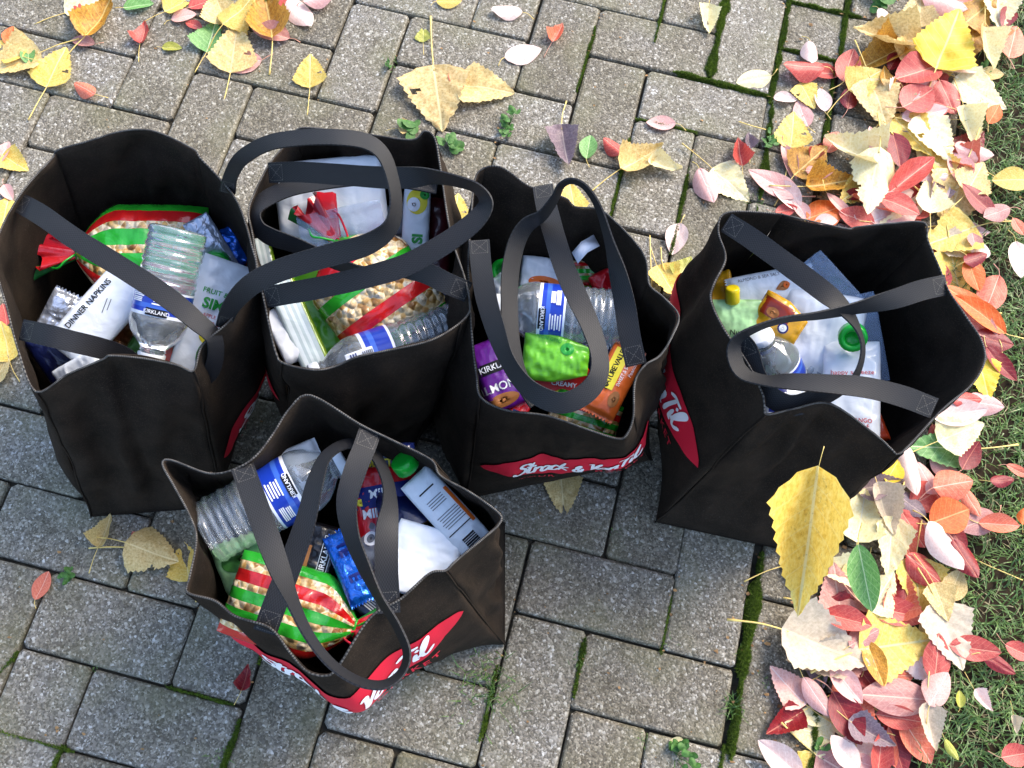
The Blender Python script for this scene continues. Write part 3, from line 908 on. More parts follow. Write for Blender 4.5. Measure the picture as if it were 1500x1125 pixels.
strap(c1, [(333,282,.32,40),(338,258,.352,50),(354,232,.40,48),(392,210,.44,50),(440,202,.46,48),(490,201,.47,50),(535,207,.465,50),(561,226,.46,55),(575,262,.455,60),(580,300,.45,60),(571,334,.44,48),(538,358,.43,25),(490,372,.42,14),(440,386,.41,8),(395,402,.40,10),(362,422,.388,22),(338,450,.365,40),(326,480,.33,50)])

B2, c2 = make_bag('black tote bag second from left with loose handles crossing over it',
 [(2.4, -2.6), (4.1, -2.8), (3.95, -5.8), (2.2, -5.6)],
 [(413,531,.33,0),(459,542,.335,.2),(491,537,.33,.32),(523,523,.34,.45),(560,515,.34,.6),(621,502,.34,.8),(656,486,.335,.93),(685,462,.33,1.05),(688,440,.335,1.15),(680,405,.34,1.3),(665,360,.34,1.5),(656,320,.34,1.65),(645,245,.34,1.9),(637,203,.345,2.0),(622,192,.35,2.07),(603,205,.34,2.2),(533,196,.34,2.5),(491,191,.34,2.7),(440,188,.34,2.93),(425,205,.335,3.03),(395,240,.335,3.2),(372,285,.33,3.4),(364,312,.33,3.5),(370,345,.33,3.6),(378,395,.335,3.75),(388,445,.335,3.85),(402,510,.33,3.96)],
 (.03, .035, .008, .045), logo=3, seed=2, logo_t=.5)
strap(c2, [(389,436,.333,0),(420,430,.35,0),(470,421,.365,2),(540,405,.38,2),(590,390,.39,6),(628,371,.40,14),(665,348,.41,24),(697,322,.42,34),(712,298,.425,52),(700,277,.425,64),(672,266,.42,62),(635,259,.41,50),(600,260,.40,14),(560,260,.39,4),(500,256,.37,0),(440,252,.35,2),(394,253,.33,6)])
strap(c2, [(686,428,.33,10),(655,415,.345,6),(620,399,.352,16),(575,394,.35,50),(530,398,.33,60),(480,380,.315,50),(435,360,.315,44),(395,346,.32,36),(377,330,.325,52),(374,308,.325,56),(392,290,.325,40),(425,276,.325,42),(470,268,.325,48),(530,264,.325,62),(590,268,.325,62),(640,276,.325,58)])

B3, c3 = make_bag('black tote bag third from left with red logo across its near side',
 [(5.0, -2.3), (7.35, -3.5), (6.62, -5.03), (4.27, -3.83)],
 [(704,582,.31,0),(740,601,.31,.15),(801,609,.31,.4),(863,630,.315,.7),(905,643,.32,.85),(919,636,.325,.92),(928,610,.33,1.0),(930,560,.335,1.15),(945,535,.34,1.3),(967,521,.34,1.45),(985,492,.345,1.6),(994,462,.34,1.75),(970,434,.34,1.9),(951,417,.34,2.0),(946,379,.34,2.15),(926,350,.34,2.25),(895,319,.34,2.4),(876,306,.335,2.47),(842,303,.33,2.6),(828,290,.335,2.65),(775,273,.345,2.82),(749,254,.35,2.9),(730,244,.35,2.95),(710,246,.345,3.0),(696,262,.34,3.1),(690,320,.335,3.35),(686,400,.33,3.6),(692,500,.32,3.8),(698,550,.31,3.9)],
 (.010, .02, .01, .035), logo=0, seed=3, logo_t=.46, logo_dx=.025, logo_s=.06)
strap(c3, [(795,272,.345,4),(800,300,.355,4),(812,345,.365,4),(828,395,.37,10),(848,440,.372,20),(866,480,.37,34),(878,520,.37,40),(876,552,.37,34),(858,576,.368,22),(828,590,.366,22),(798,584,.366,24),(768,563,.365,40),(742,525,.362,46),(725,480,.358,30),(712,435,.352,14),(705,390,.345,4),(702,352,.335,2)])
strap(c3, [(932,535,.325,2),(922,490,.34,4),(915,445,.352,14),(905,400,.37,38),(893,355,.39,66),(877,305,.41,74),(858,275,.42,77),(838,265,.42,77),(822,272,.41,74),(813,290,.395,70),(795,315,.375,60),(772,330,.36,45),(757,355,.352,38),(748,395,.35,36),(746,440,.35,40),(748,490,.35,42),(756,535,.345,46),(770,568,.335,50),(785,592,.315,50)])

B4, c4 = make_bag('rightmost black tote bag standing against the leaf pile',
 [(7.57, -2.64), (9.3, -2.7), (9.3, -5.75), (7.55, -5.7)],
 [(1122,607,.32,0),(1163,599,.325,.25),(1217,592,.335,.5),(1286,640,.33,.85),(1307,659,.33,.95),(1322,662,.33,1.0),(1379,601,.335,1.3),(1422,565,.34,1.5),(1442,530,.34,1.6),(1438,500,.34,1.7),(1419,470,.34,1.77),(1390,427,.34,1.87),(1377,395,.34,1.93),(1358,350,.34,2.0),(1353,326,.345,2.05),(1300,328,.34,2.3),(1253,333,.335,2.5),(1239,335,.335,2.56),(1156,317,.34,2.97),(1145,314,.34,3.0),(1066,311,.345,3.25),(1052,338,.34,3.33),(1063,378,.335,3.45),(1046,415,.335,3.55),(1041,440,.33,3.62),(1060,482,.33,3.72),(1095,532,.33,3.85),(1119,583,.325,3.95)],
 (.012, .03, .015, .035), logo=3, seed=4, logo_t=.5, logo_dx=0.0)
strap(c4, [(1064,326,.34,2),(1100,349,.352,4),(1150,385,.36,6),(1200,422,.36,12),(1236,452,.352,50),(1258,485,.345,78),(1264,515,.34,80),(1255,548,.335,76),(1236,568,.33,66),(1200,582,.325,30),(1160,594,.315,14),(1128,580,.315,16),(1108,552,.318,20),(1096,515,.325,24),(1083,497,.325,30)])
strap(c4, [(1386,417,.338,6),(1350,425,.35,14),(1310,438,.355,24),(1260,450,.358,56),(1200,462,.358,70),(1150,468,.356,75),(1110,480,.352,74),(1082,496,.345,66),(1075,516,.338,50),(1086,544,.335,52),(1118,557,.335,62),(1160,559,.345,44),(1210,562,.352,34),(1265,567,.355,22),(1320,580,.35,14),(1368,598,.335,10)])

B5, c5 = make_bag('nearest black tote bag in the middle with red logo folded at its front',
 [(2.98, .2), (5.99, -.56), (5.6, -2.1), (2.6, -1.35)],
 [(275,868,.33,0),(315,880,.335,.12),(345,903,.335,.22),(396,920,.335,.33),(424,955,.325,.42),(450,984,.315,.5),(480,990,.315,.54),(497,975,.32,.58),(542,905,.33,.7),(588,877,.335,.8),(629,840,.34,.93),(653,836,.34,1.0),(668,822,.34,1.13),(715,783,.34,1.35),(731,768,.34,1.47),(732,753,.34,1.53),(690,722,.34,1.7),(645,697,.34,1.9),(632,674,.345,2.0),(577,646,.34,2.2),(528,622,.34,2.4),(455,579,.35,2.6),(424,599,.345,2.68),(400,636,.34,2.78),(372,671,.34,2.88),(337,690,.335,2.95),(303,693,.33,3.02),(251,674,.33,3.33),(238,680,.33,3.42),(255,712,.335,3.55),(278,755,.335,3.7),(288,790,.335,3.82),(278,845,.33,3.94)],
 (.05, .0, .01, .02), logo=0, seed=5, logo_t=.62, logo_s=.10)
strap(c5, [(355,683,.335,0),(368,720,.35,2),(388,775,.37,10),(408,830,.385,34),(428,880,.395,60),(452,930,.40,69),(485,972,.40,71),(525,998,.395,71),(562,1003,.39,72),(588,985,.385,74),(596,955,.385,74),(580,915,.385,74),(555,875,.385,72),(532,828,.38,60),(514,782,.37,50),(508,735,.36,30),(520,690,.352,14),(534,655,.342,4),(542,632,.335,2)])
strap(c5, [(388,926,.325,2),(404,882,.335,8),(430,815,.345,20),(448,762,.352,34),(462,705,.352,48),(478,668,.34,62),(510,650,.325,66),(545,662,.325,64),(566,700,.335,62),(571,735,.345,52),(567,775,.35,20),(566,830,.345,2),(569,898,.328,0)])

# white care tag sewn inside the third bag
def care_tag():
    P = [(842,378,.29),(856,362,.30),(874,352,.295)]
    vs = []
    for i, (x, y, z) in enumerate(P):
        for d in (-9, 0, 9):
            q = at(x + d * .5, y + d * .9, z + .004 * math.sin(i * 2 + d)); vs.append(q)
    fs = [(i * 3 + k, i * 3 + k + 1, i * 3 + k + 4, i * 3 + k + 3) for i in range(2) for k in range(2)]
    o = c3('care_tag', mesh('care_tag', vs, fs), M['tag'])
    md = o.modifiers.new('thickness', 'SOLIDIFY'); md.thickness = .0008
care_tag()

# ------------------------------------------------------------------ groceries
def frame(p0, z0, p1, z1, roll=0.0):
    """local X runs from p0 to p1, local Z leans towards the viewer"""
    A, B = at(p0[0], p0[1], z0), at(p1[0], p1[1], z1)
    X = (B - A).normalized()
    mid = (A + B) / 2
    V = -view_dir(mid)
    Z = (V - X * V.dot(X)).normalized()
    Y = Z.cross(X)
    if roll:
        c, s_ = math.cos(rad(roll)), math.sin(rad(roll))
        Z, Y = Z * c + Y * s_, Y * c - Z * s_
    mm = Matrix((X, Y, Z)).transposed().to_4x4()
    return Matrix.Translation(mid) @ mm, (B - A).length

def pillow_fn(L, w, th, seed, crimp=0.0, crk=0.0012, taper=0.0, neck=0.0, sq=.42, box=2.6):
    def rid(x, y, z): return 1 - 3.2 * abs(noise.noise(Vector((x, y, z))))
    def prof(a):
        return max(0.0, 1 - abs(a) ** box)
    def wid(u):
        k = 1 - taper * max(0, u)
        if neck: k *= 1 - neck * max(0, (u - .35) / .65) ** 1.6
        return k
    def f(x, y, side=1, off=0.0):
        u, v = max(-1, min(1, 2 * x / L)), 0.0
        W = w * wid(u) * (1 - .05 * abs(u) ** 6)
        v = max(-1, min(1, 2 * y / W)) if W else 0
        uu = u / (1 - crimp) if crimp and abs(u) < 1 - crimp else (math.copysign(1, u) if crimp else u)
        h = th * (prof(uu) ** sq) * (prof(v) ** sq)
        cr = crk * (.8 * nz(x * 40 + seed * 7, y * 40, seed) + .55 * rid(x * 45 + seed, y * 60, seed * 1.7) + .3 * rid(x * 110, y * 90 + seed, 2.3 * seed)) * (.3 + .7 * (h / th))
        fold = crk * .8 * math.sin(v * 9 + 3 * nz(u * 2, seed)) * max(0, abs(u) - .5)
        z = side * (h * .5 + .0006) + cr + fold + side * off
        return Vector((u * L / 2, v * W / 2, z))
    return f, wid

def add_text(par, f, body, x, y, size, rot, m, bold=.01, shear=0, space=1.0, name='lettering', side=1, off=.0011, sx=1.0):
    tv, tf = text_mesh(body, size, bold, shear, space)
    c, s_ = math.cos(rad(rot)), math.sin(rad(rot))
    vv = [f(x + v.x * sx * c - v.y * s_, y + v.x * sx * s_ + v.y * c, side, off) for v in tv]
    return link(name, mesh(name, vv, tf, None, False), m, par)
def add_patch(par, f, x, y, rx, ry, m, shape='rect', rot=0, name='printed_patch', off=.0007, side=1):
    c, s_ = math.cos(rad(rot)), math.sin(rad(rot))
    vs, fs = [], []
    if shape == 'rect':
        nx, ny = 8, 6
        for j in range(ny + 1):
            for i in range(nx + 1):
                a, b = (-1 + 2 * i / nx) * rx, (-1 + 2 * j / ny) * ry
                vs.append(f(x + a * c - b * s_, y + a * s_ + b * c, side, off))
        fs = [(j * (nx + 1) + i, j * (nx + 1) + i + 1, (j + 1) * (nx + 1) + i + 1, (j + 1) * (nx + 1) + i) for j in range(ny) for i in range(nx)]
    else:
        rings, seg = 4, 20
        vs.append(f(x, y, side, off))
        for r in range(1, rings + 1):
            for k in range(seg):
                an = 6.2832 * k / seg; q = r / rings
                a, b = math.cos(an) * rx * q, math.sin(an) * ry * q
                if shape == 'heart': b *= (1 + .35 * math.cos(an)); a *= (1 - .2 * abs(math.sin(an)))
                vs.append(f(x + a * c - b * s_, y + a * s_ + b * c, side, off))
        fs = [(0, 1 + k, 1 + (k + 1) % seg) for k in range(seg)]
        for r in range(rings - 1):
            for k in range(seg):
                a = 1 + r * seg + k; b = 1 + r * seg + (k + 1) % seg
                fs.append((a, b, b + seg, a + seg))
    return link(name, mesh(name, vs, fs), m, par)

def pack(label, cat, p0, z0, p1, z1, w, th, mat, kind='wrapper', seed=1, roll=0, crimp=0.0, crk=.0012, taper=0, neck=0, group=None, prints=(), body='film', name='packet', sq=.42, zig=False, box=2.6):
    mw, L = frame(p0, z0, p1, z1, roll)
    T = thing(name, label, cat, group, mw)
    if name in ('napkin_packet', 'packet', 'nut_packet', 'barcode_label'): box = 7
    if name in ('squeeze_pouch', 'granola_bar', 'snack_bar', 'foil_bar'): box = 3.6
    f, wid = pillow_fn(L, w, th, seed, crimp, crk, taper, neck, sq, box)
    nu, nv = 48, 26
    vs, uv, fs = [], [], []
    for side in (1, -1):
        b0 = len(vs)
        for j in range(nv + 1):
            for i in range(nu + 1):
                u, v = -1 + 2 * i / nu, -1 + 2 * j / nv
                # closer rows at the border keep the rolled edge round
                v = math.sin(v * math.pi / 2); 
                x = u * L / 2
                if zig and abs(u) == 1: x += math.copysign(.0015, u) * (1 if j % 2 else -1)
                p = f(u * L / 2, v * w * wid(u) * .5 * (1 - .05 * abs(u) ** 6), side)
                p.x = x
                vs.append(p); uv.append((i / nu, (v + 1) / 2))
        for j in range(nv):
            for i in range(nu):
                a = b0 + j * (nu + 1) + i
                q = (a, a + 1, a + nu + 2, a + nu + 1)
                fs.append(q if side == 1 else q[::-1])
    n1 = (nu + 1) * (nv + 1)
    for i in range(nu):
        fs.append((i + 1, i, n1 + i, n1 + i + 1)); k = nv * (nu + 1)
        fs.append((k + i, k + i + 1, n1 + k + i + 1, n1 + k + i))
    link(body, mesh(body, vs, fs, uv), mat, T)
    for pr in prints:
        if pr[0] == 't': add_text(T, f, *pr[1:])
        else: add_patch(T, f, *pr[1:])
    T['_L'] = L
    return T, f, L

def bottle(label, p0, z0, p1, z1, R=.0325, seed=0, wordrot=0.0, words=True, capcol='whitecap', fins=False):
    """p0 is the foot, p1 the cap end"""
    mw, L = frame(p0, z0, p1, z1)
    T = thing('water_bottle', label, 'water bottle', 'clear plastic water bottles', mw)
    x0 = -L / 2
    def P(q, r): return (x0 + q * L, r * R)
    prof = [P(0.012, .25), P(.004, .55), P(0.0, .78), P(.006, .90), P(.02, .98)]
    for k in range(46):
        q = .03 + .40 * k / 45
        prof.append(P(q, .978 + .020 * math.sin(k / 45 * 6.283 * 7.5)))
    prof += [P(.45, 1.0), P(.455, .965), P(.66, .965), P(.67, 1.0), P(.70, 1.0), P(.74, .97), P(.79, .88), P(.83, .74), P(.865, .58), P(.89, .46), P(.905, .42), P(.915, .47), P(.925, .42), P(.95, .41), P(.952, .2)]
    def rf(x, r, an):
        q = (x - x0) / L
        if .03 < q < .44: return r * (1 + .022 * math.sin(an * 1 + q * 60 + seed) * math.sin(an * 2 + seed))
        if .69 < q < .86: return r * (1 - .085 * abs(math.sin(an * 4 + .5)) * math.sin((q - .69) / .17 * math.pi))
        return r
    link('bottle_body', lathe('bottle_body', prof, 60, rf), M['pet'], T)
    # label sleeve just proud of the recess
    lp = [(x0 + (.458 + .2 * k / 8) * L, R * .968 + .0006) for k in range(9)]
    lb = link('bottle_label', lathe('bottle_label', lp, 60), M['bottlelabel'], T)
    cp = [P(.935, .40), (x0 + .935 * L, R * .46), (x0 + .94 * L, R * .475), (x0 + .992 * L, R * .465), (x0 + L, R * .43), (x0 + L, .0001)]
    link('bottle_cap', lathe('bottle_cap', cp, 48, lambda x, r, an: r * (1 + (.018 if int(an * 20) % 2 else 0))), M[capcol], T)
    if words:
        def cyl(x, y, side=1, off=0.0):
            r = R * .968 + .0012 + off; a = y / r
            return Vector((x, math.sin(a) * r, math.cos(a) * r))
        xc = x0 + .625 * L
        y0 = wordrot * R
        add_patch(lb, cyl, xc, y0, .0042, .0125, M['ink'], 'rect', 0, 'label_panel', .0002)
        add_text(lb, cyl, 'KIRKLAND', xc, y0, .0062, 90 if seed % 2 else -90, M['whiteink'], .01, 0, 1.0, 'lettering', 1, .0006)
        for q in range(5): add_patch(lb, cyl, x0 + (.49 + q * .019) * L, y0 + .003, .0008, .010 - .0016 * (q % 2), M['whiteink'], 'rect', 0, 'small_print', .0002)
        for q in range(3):
            add_patch(lb, cyl, x0 + (.50 + q * .012) * L, y0 - .028, .0007, .010, M['whiteink'], 'rect', 0, 'small_print', .0002)
            add_patch(lb, cyl, x0 + (.54 + q * .012) * L, y0 - .028, .0007, .008, M['whiteink'], 'rect', 0, 'small_print', .0002)
    return T

def tied_bag(label, p0, z0, p1, z1, w, th, mat, seed, roll=0, neck=True, rufflelen=.05, flip=1):
    """a stuffed film bag; the p1 end is gathered and tied"""
    T, f, L = pack(label, 'popcorn bag', p0, z0, p1, z1, w, th, mat, seed=seed, roll=roll, crimp=0, crk=.0042, neck=.86 if neck else .25, group='red and green striped popcorn bags', body='film', name='popcorn_bag', sq=.5)
    if neck:
        xe = L / 2
        vs, fs, uv = [], [], []
        nr, ns = 9, 40
        rg = random.Random(seed)
        for i in range(nr):
            q = i / (nr - 1)
            for k in range(ns + 1):
                a = 6.283 * k / ns
                r0 = .005 + (.016 * q ** .8)
                pleat = 1 + .38 * q * math.sin(a * 6 + seed) + .15 * q * math.sin(a * 11)
                x = xe - .004 + q * rufflelen * (1 + .18 * math.sin(a * 3 + seed))
                vs.append((x, math.sin(a) * r0 * pleat * 1.1, math.cos(a) * r0 * pleat * .55 + .002)); uv.append((q, k / ns))
        fs = [(i * (ns + 1) + k, i * (ns + 1) + k + 1, (i + 1) * (ns + 1) + k + 1, (i + 1) * (ns + 1) + k) for i in range(nr - 1) for k in range(ns)]
        link('ruffle', mesh('ruffle', vs, fs, uv), M['ruffle'], T)
        ring = [(xe - .002, math.cos(a) * .0085, math.sin(a) * .006 + .001) for a in [6.283 * k / 20 for k in range(21)]]
        link('tie', tube('tie', ring, .0016, 6), M['greencap'], T)
        for s_ in (-1, 1):
            link('ribbon_end', tube('ribbon_end', catmull([(xe, .002 * s_, .006), (xe + .01 * s_, .012 * s_, .013), (xe + .018, .02 * s_, .012), (xe + .03, .018 * s_, .006)], 5), .0014, 5), M['greencap'] if s_ > 0 else M['red'], T)
    return T, f, L

def cap(label, px, py, z, r, h, m, tilt=(0, 0), group=None, hollow=True, name='screw_cap', cat='cap', parent=None):
    c = at(px, py, z)
    up = (-view_dir(c) + AX * tilt[0] + AY * tilt[1]).normalized()
    q = up.to_track_quat('X', 'Z').to_matrix().to_4x4()
    mw = Matrix.Translation(c) @ q
    prof = [(-h / 2, 0.0001), (-h / 2, r * .9), (-h / 2 + .001, r), (h * .3, r * 1.0), (h * .42, r * .97), (h / 2, r * .88), (h / 2, r * .6)]
    if hollow: prof += [(h * .3, r * .52), (h * .05, r * .5), (h * .05, .0001)]
    else: prof += [(h / 2, .0001)]
    me = lathe(name, prof, 48, lambda x, rr, an: rr * (1 + (.02 if rr > r * .95 and int(an * 9) % 2 else 0)))
    if parent is not None:
        o = link(name, me, m, parent); o.matrix_world = mw; o.matrix_parent_inverse = Matrix()
        o.matrix_basis = parent.matrix_world.inverted() @ mw
        return o
    o = link(name, me, m); o.matrix_world = mw
    o['label'] = label; o['category'] = cat
    if group: o['group'] = group
    return o

# --- leftmost bag
tied_bag('striped popcorn bag lying at the back of the leftmost bag, gathered end to the left', (305, 372), .205, (112, 372), .215, .125, .06, M['popS'], 3, roll=-12)
bottle('water bottle with its ribbed foot up, on top of the groceries in the leftmost bag', (262, 335), .30, (220, 530), .235, .0335, 1, -.15)
pack('flat white napkin packet with dark lettering across the left of the leftmost bag', 'napkin packet', (95, 520), .225, (205, 398), .255, .058, .022, M['napkin'], seed=5, name='napkin_packet', crk=.001,
     prints=[('t', 'DINNER NAPKINS', .0, .019, .0092, 0, M['ink'], .02), ('p', .010, .004, .009, .0005, M['greyink'], 'rect', 20, 'small_print'), ('p', .014, .001, .007, .0005, M['greyink'], 'rect', 20, 'small_print')])
pack('white corner of a paper packet at the lower left of the leftmost bag', 'packet', (88, 562), .215, (150, 528), .235, .035, .016, M['napkin'], seed=6)
pack('crumpled silver wrapper left of the napkin packet in the leftmost bag', 'wrapper', (72, 500), .19, (108, 430), .21, .045, .02, M['silver'], seed=7, crk=.003, crimp=.1, zig=True)
pack('dark plastic pouch with pale edge in the lower left corner of the leftmost bag', 'pouch', (60, 540), .18, (130, 500), .18, .08, .02, M['darkblue'], seed=8, crk=.002)
pack('crinkled bronze wrapper between the napkin packet and bottle in the leftmost bag', 'wrapper', (150, 505), .18, (185, 440), .205, .055, .025, M['bronze'], seed=9, crk=.004)
pack('dark green wrapper corner below the bottle in the leftmost bag', 'wrapper', (150, 500), .17, (215, 540), .16, .07, .02, M['foliageprint'], seed=10, crk=.003)
pack('dark red cured sausage stick beside the bottle in the leftmost bag', 'meat stick', (270, 455), .215, (262, 555), .20, .02, .018, M['redstick'], seed=11, crk=.0006, name='meat_stick')
T, f, L = pack('white fruit and veggie squeeze pouch right of the bottle in the leftmost bag', 'squeeze pouch', (345, 385), .235, (290, 560), .19, .078, .022, M['whitepack'], seed=12, crk=.002, roll=8, name='squeeze_pouch',
     prints=[('t', 'FRUIT & VEGGIE', -.033, .002, .0085, 90, M['greenink'], .015), ('t', 'SIMPLY', -.018, .002, .017, 90, M['greenink'], .04), ('t', 'APPLE MANGO', -.004, .0, .006, 90, M['redink'], .0), ('t', 'PEAR & KALE', .004, 0, .006, 90, M['redink'], .0), ('p', .018, -.006, .012, .012, M['yellowink'], 'disc'), ('p', .042, .004, .022, .018, M['foliageprint'], 'disc'), ('p', .040, .018, .014, .010, M['tomato'], 'disc'), ('p', .062, .008, .014, .012, M['tomato'], 'disc')])
cap('green screw cap above the squeeze pouch in the leftmost bag', 318, 387, .215, .0165, .014, M['greencap'], (-.2, .4))
pack('pale blue foil pouch standing against the right side of the leftmost bag', 'pouch', (285, 320), .24, (335, 400), .20, .035, .012, M['silver'], seed=13, crk=.002, name='foil_pouch')
pack('crumpled bright blue foil wrapper by the right wall of the leftmost bag', 'wrapper', (318, 338), .21, (345, 395), .19, .045, .02, M['bluefoil'], seed=14, crk=.004)
pack('tomato red packet under the neck of the bottle in the leftmost bag', 'packet', (225, 520), .17, (262, 540), .17, .04, .02, M['tomato'], seed=15)

# --- second bag
T, f, L = pack('stack of white napkins in clear film at the back of the second bag', 'napkin packet', (405, 300), .255, (565, 285), .262, .100, .024, M['napkin'], seed=20, name='napkin_packet', crk=.0018)
pack('clear zip bag with green seal lying over the napkins in the second bag', 'plastic bag', (440, 345), .275, (562, 318), .278, .045, .005, M['clearfilm'], seed=21, name='zip_bag', crk=.003)
pack('white packet corner poking up under the far handle of the second bag', 'packet', (485, 258), .22, (525, 232), .26, .03, .02, M['whitepack'], seed=22)
cap('green screw cap at the back of the second bag', 538, 238, .235, .013, .013, M['greencap'], (.1, .3))
tied_bag('tied popcorn bag with red and green bands standing across the second bag', (600, 500), .215, (492, 352), .265, .135, .07, M['popV'], 4, rufflelen=.055)
pack('ribbed white packet with green edge in the near left of the second bag', 'packet', (400, 392), .245, (468, 545), .215, .036, .016, M['blueribbed'], seed=24, crk=.0006, crimp=.04, zig=True)
pack('smooth white rounded packet at the near left corner of the second bag', 'packet', (398, 455), .225, (434, 530), .22, .026, .02, M['whitecap'], seed=25, crk=.001)
pack('green film packet standing beside the ribbed white packet in the second bag', 'packet', (440, 400), .20, (492, 520), .19, .05, .03, M['greenpack'], seed=26, crk=.002)
pack('pale ribbed wrapper end under the handle at the left of the second bag', 'wrapper', (378, 350), .215, (392, 412), .215, .03, .016, M['blueribbed'], seed=27)
pack('squeeze pouch with big green letters by the right wall of the second bag', 'squeeze pouch', (612, 275), .255, (606, 395), .22, .034, .018, M['whitepack'], seed=28, crk=.0016, name='squeeze_pouch',
     prints=[('p', -.032, .0, .016, .013, M['yellowink'], 'disc'), ('p', -.028, -.004, .009, .008, M['whiteink'], 'disc', 0, 'printed_patch', .0012), ('p', -.041, .009, .006, .006, M['greenink'], 'disc', 0, 'printed_patch', .0016), ('t', 'SI', .014, .003, .017, 180, M['greenink'], .05), ('t', 'VE', .030, .003, .009, 180, M['greenink'], .02)])
pack('clear pouch with dark red contents at the right wall of the second bag', 'pouch', (645, 290), .22, (640, 420), .19, .03, .02, M['redstick'], seed=29, name='pouch')
bottle('water bottle lying along the near rim of the second bag', (672, 478), .235, (455, 552), .25, .031, 2, .55, words=False)
pack('white label panel with barcode bars on the bottle side in the second bag', 'label', (508, 530), .288, (548, 516), .288, .016, .001, M['whitecap'], seed=30, crk=.0003, name='barcode_label', prints=[('p', .004 + .0022 * k, 0, .0006, .005, M['greyink'], 'rect', 0, 'bar') for k in range(6)] + [('p', -.010 + .003 * k, 0, .0007, .006, M['navy'], 'rect', 0, 'bar') for k in range(3)])
pack('dark blue packet with red print in the near right of the second bag', 'packet', (632, 425), .19, (668, 480), .18, .06, .025, M['darkblue'], seed=31, crk=.003, prints=[('p', 0, 0, .012, .008, M['redink'], 'disc')])
cap('round tomato red can lid half hidden beside the squeeze pouch in the second bag', 585, 350, .17, .03, .02, M['redstick'], (0, 0), hollow=False, name='can_lid', cat='lid')
pack('clear plastic packet between napkins and squeeze pouch in the second bag', 'packet', (575, 300), .21, (590, 345), .20, .03, .018, M['clearbox'], seed=33)

# --- third bag
bottle('water bottle lying sideways across the third bag with its blue label up', (918, 468), .272, (722, 450), .265, .0345, 3, .25)
pack('yellow green pouch with folded mouth under the bottle in the third bag', 'pouch', (766, 520), .262, (862, 530), .262, .056, .016, M['greenpack'], seed=41, crk=.004, taper=.4, name='pouch', prints=[('p', .012, .012, .008, .007, M['greenink'], 'disc'), ('t', 'NON GMO', -.01, .022, .006, -10, M['greenink'], .0)])
T, f, L = pack('orange crunchy granola bar leaning in the near right of the third bag', 'granola bar', (873, 610), .262, (925, 508), .272, .040, .018, M['orangepack'], seed=42, crk=.0012, crimp=.09, zig=True, name='granola_bar',
     prints=[('p', .012, .006, .026, .0085, M['yellowink'], 'rect'), ('t', 'NATURE VALLEY', .012, .006, .0085, 0, M['ink'], .02, 0, .85), ('t', 'SWEET & SALTY', .012, -.006, .0055, 0, M['whiteink'], .0, 0, .95), ('t', 'Peanut', .018, -.0135, .006, 0, M['whiteink'], .0), ('p', -.022, -.009, .010, .006, M['tanink'], 'disc')])
pack('dark blue wrapper with white upside down lettering above the orange bar in the third bag', 'wrapper', (855, 530), .225, (915, 500), .225, .04, .014, M['darkblue'], seed=43, crk=.0015, crimp=.08, prints=[('t', 'Beef', .0, .003, .017, 180, M['whiteink'], .03)])
pack('purple nut packet at the near left of the third bag', 'nut packet', (700, 560), .235, (765, 535), .235, .085, .03, M['purplepack'], seed=44, crk=.002, name='nut_packet',
     prints=[('p', -.002, .010, .024, .0065, M['ink'], 'rect'), ('t', 'KIRKLAND', -.002, .010, .0095, 0, M['whiteink'], .02), ('t', 'ALMONDS', -.004, -.014, .0135, 0, M['whiteink'], .015), ('p', -.010, -.030, .02, .008, M['tanink'], 'disc')])
def pbcup():
    c = at(826, 562, .235)
    q = (-view_dir(c) + AY * .25).normalized().to_track_quat('X', 'Z').to_matrix().to_4x4()
    T = thing('dip_cup', 'round dip cup with red foil lid under the green pouch in the third bag', 'dip cup', None, Matrix.Translation(c) @ q)
    link('cup', lathe('cup', [(-.03, .0001), (-.03, .024), (-.002, .030), (-.0005, .033)], 40), M['tanpb'], T)
    ld = link('lid', lathe('lid', [(-.0008, .034), (.0008, .0345), (.0016, .031), (.0006, .0295), (.0006, .0001)], 40), M['redlid'], T)
    def fl(x, y, side=1, off=0): return Vector((.0018 + off, x, y))
    for o in (add_text(ld, fl, 'CREAMY', 0, 0, .0078, 0, M['whiteink'], .02),
              add_patch(ld, fl, 0, -.012, .012, .004, M['yellowink'], 'disc')): pass
    # turn the words so they read from the near side
    R2 = Matrix.Rotation(rad(0), 4, 'X')
    for ch in ld.children:
        ch.data.transform(R2)
    return T
pbcup()
pack('striped popcorn bag tucked under the near rim of the third bag', 'popcorn bag', (805, 598), .215, (905, 628), .225, .055, .035, M['popH'], seed=46, crk=.004, group='red and green striped popcorn bags', name='popcorn_bag')
pack('green fruit pouch with yellow letters beside the red lid in the third bag', 'squeeze pouch', (825, 520), .21, (868, 570), .20, .05, .02, M['foliageprint'], seed=47, name='squeeze_pouch', prints=[('t', 'GO', .004, .0, .018, 38, M['yellowink'], .04)])
pack('red plastic packet peeking out between the lid and orange bar in the third bag', 'packet', (850, 585), .205, (885, 555), .205, .035, .02, M['redpack'], seed=48, crk=.003)
pack('white and orange printed pouch behind the bottle in the third bag', 'pouch', (762, 402), .225, (835, 412), .225, .05, .02, M['whitepack'], seed=49, crk=.002, roll=10, prints=[('p', .0, -.008, .02, .008, M['orangeink'], 'disc'), ('p', .018, .010, .008, .006, M['greenink'], 'disc')])
pack('yellow and green striped pouch edge behind the bottle in the third bag', 'pouch', (830, 402), .22, (905, 402), .21, .035, .02, M['popS'], seed=50, crk=.002)
pack('shiny red foil packet behind the foot of the bottle in the third bag', 'packet', (870, 425), .235, (915, 402), .235, .035, .022, M['redpack'], seed=51, crk=.004)
cap('dark green screw cap at the left behind the bottle in the third bag', 738, 397, .245, .015, .016, M['greencap'], (-.6, .1))
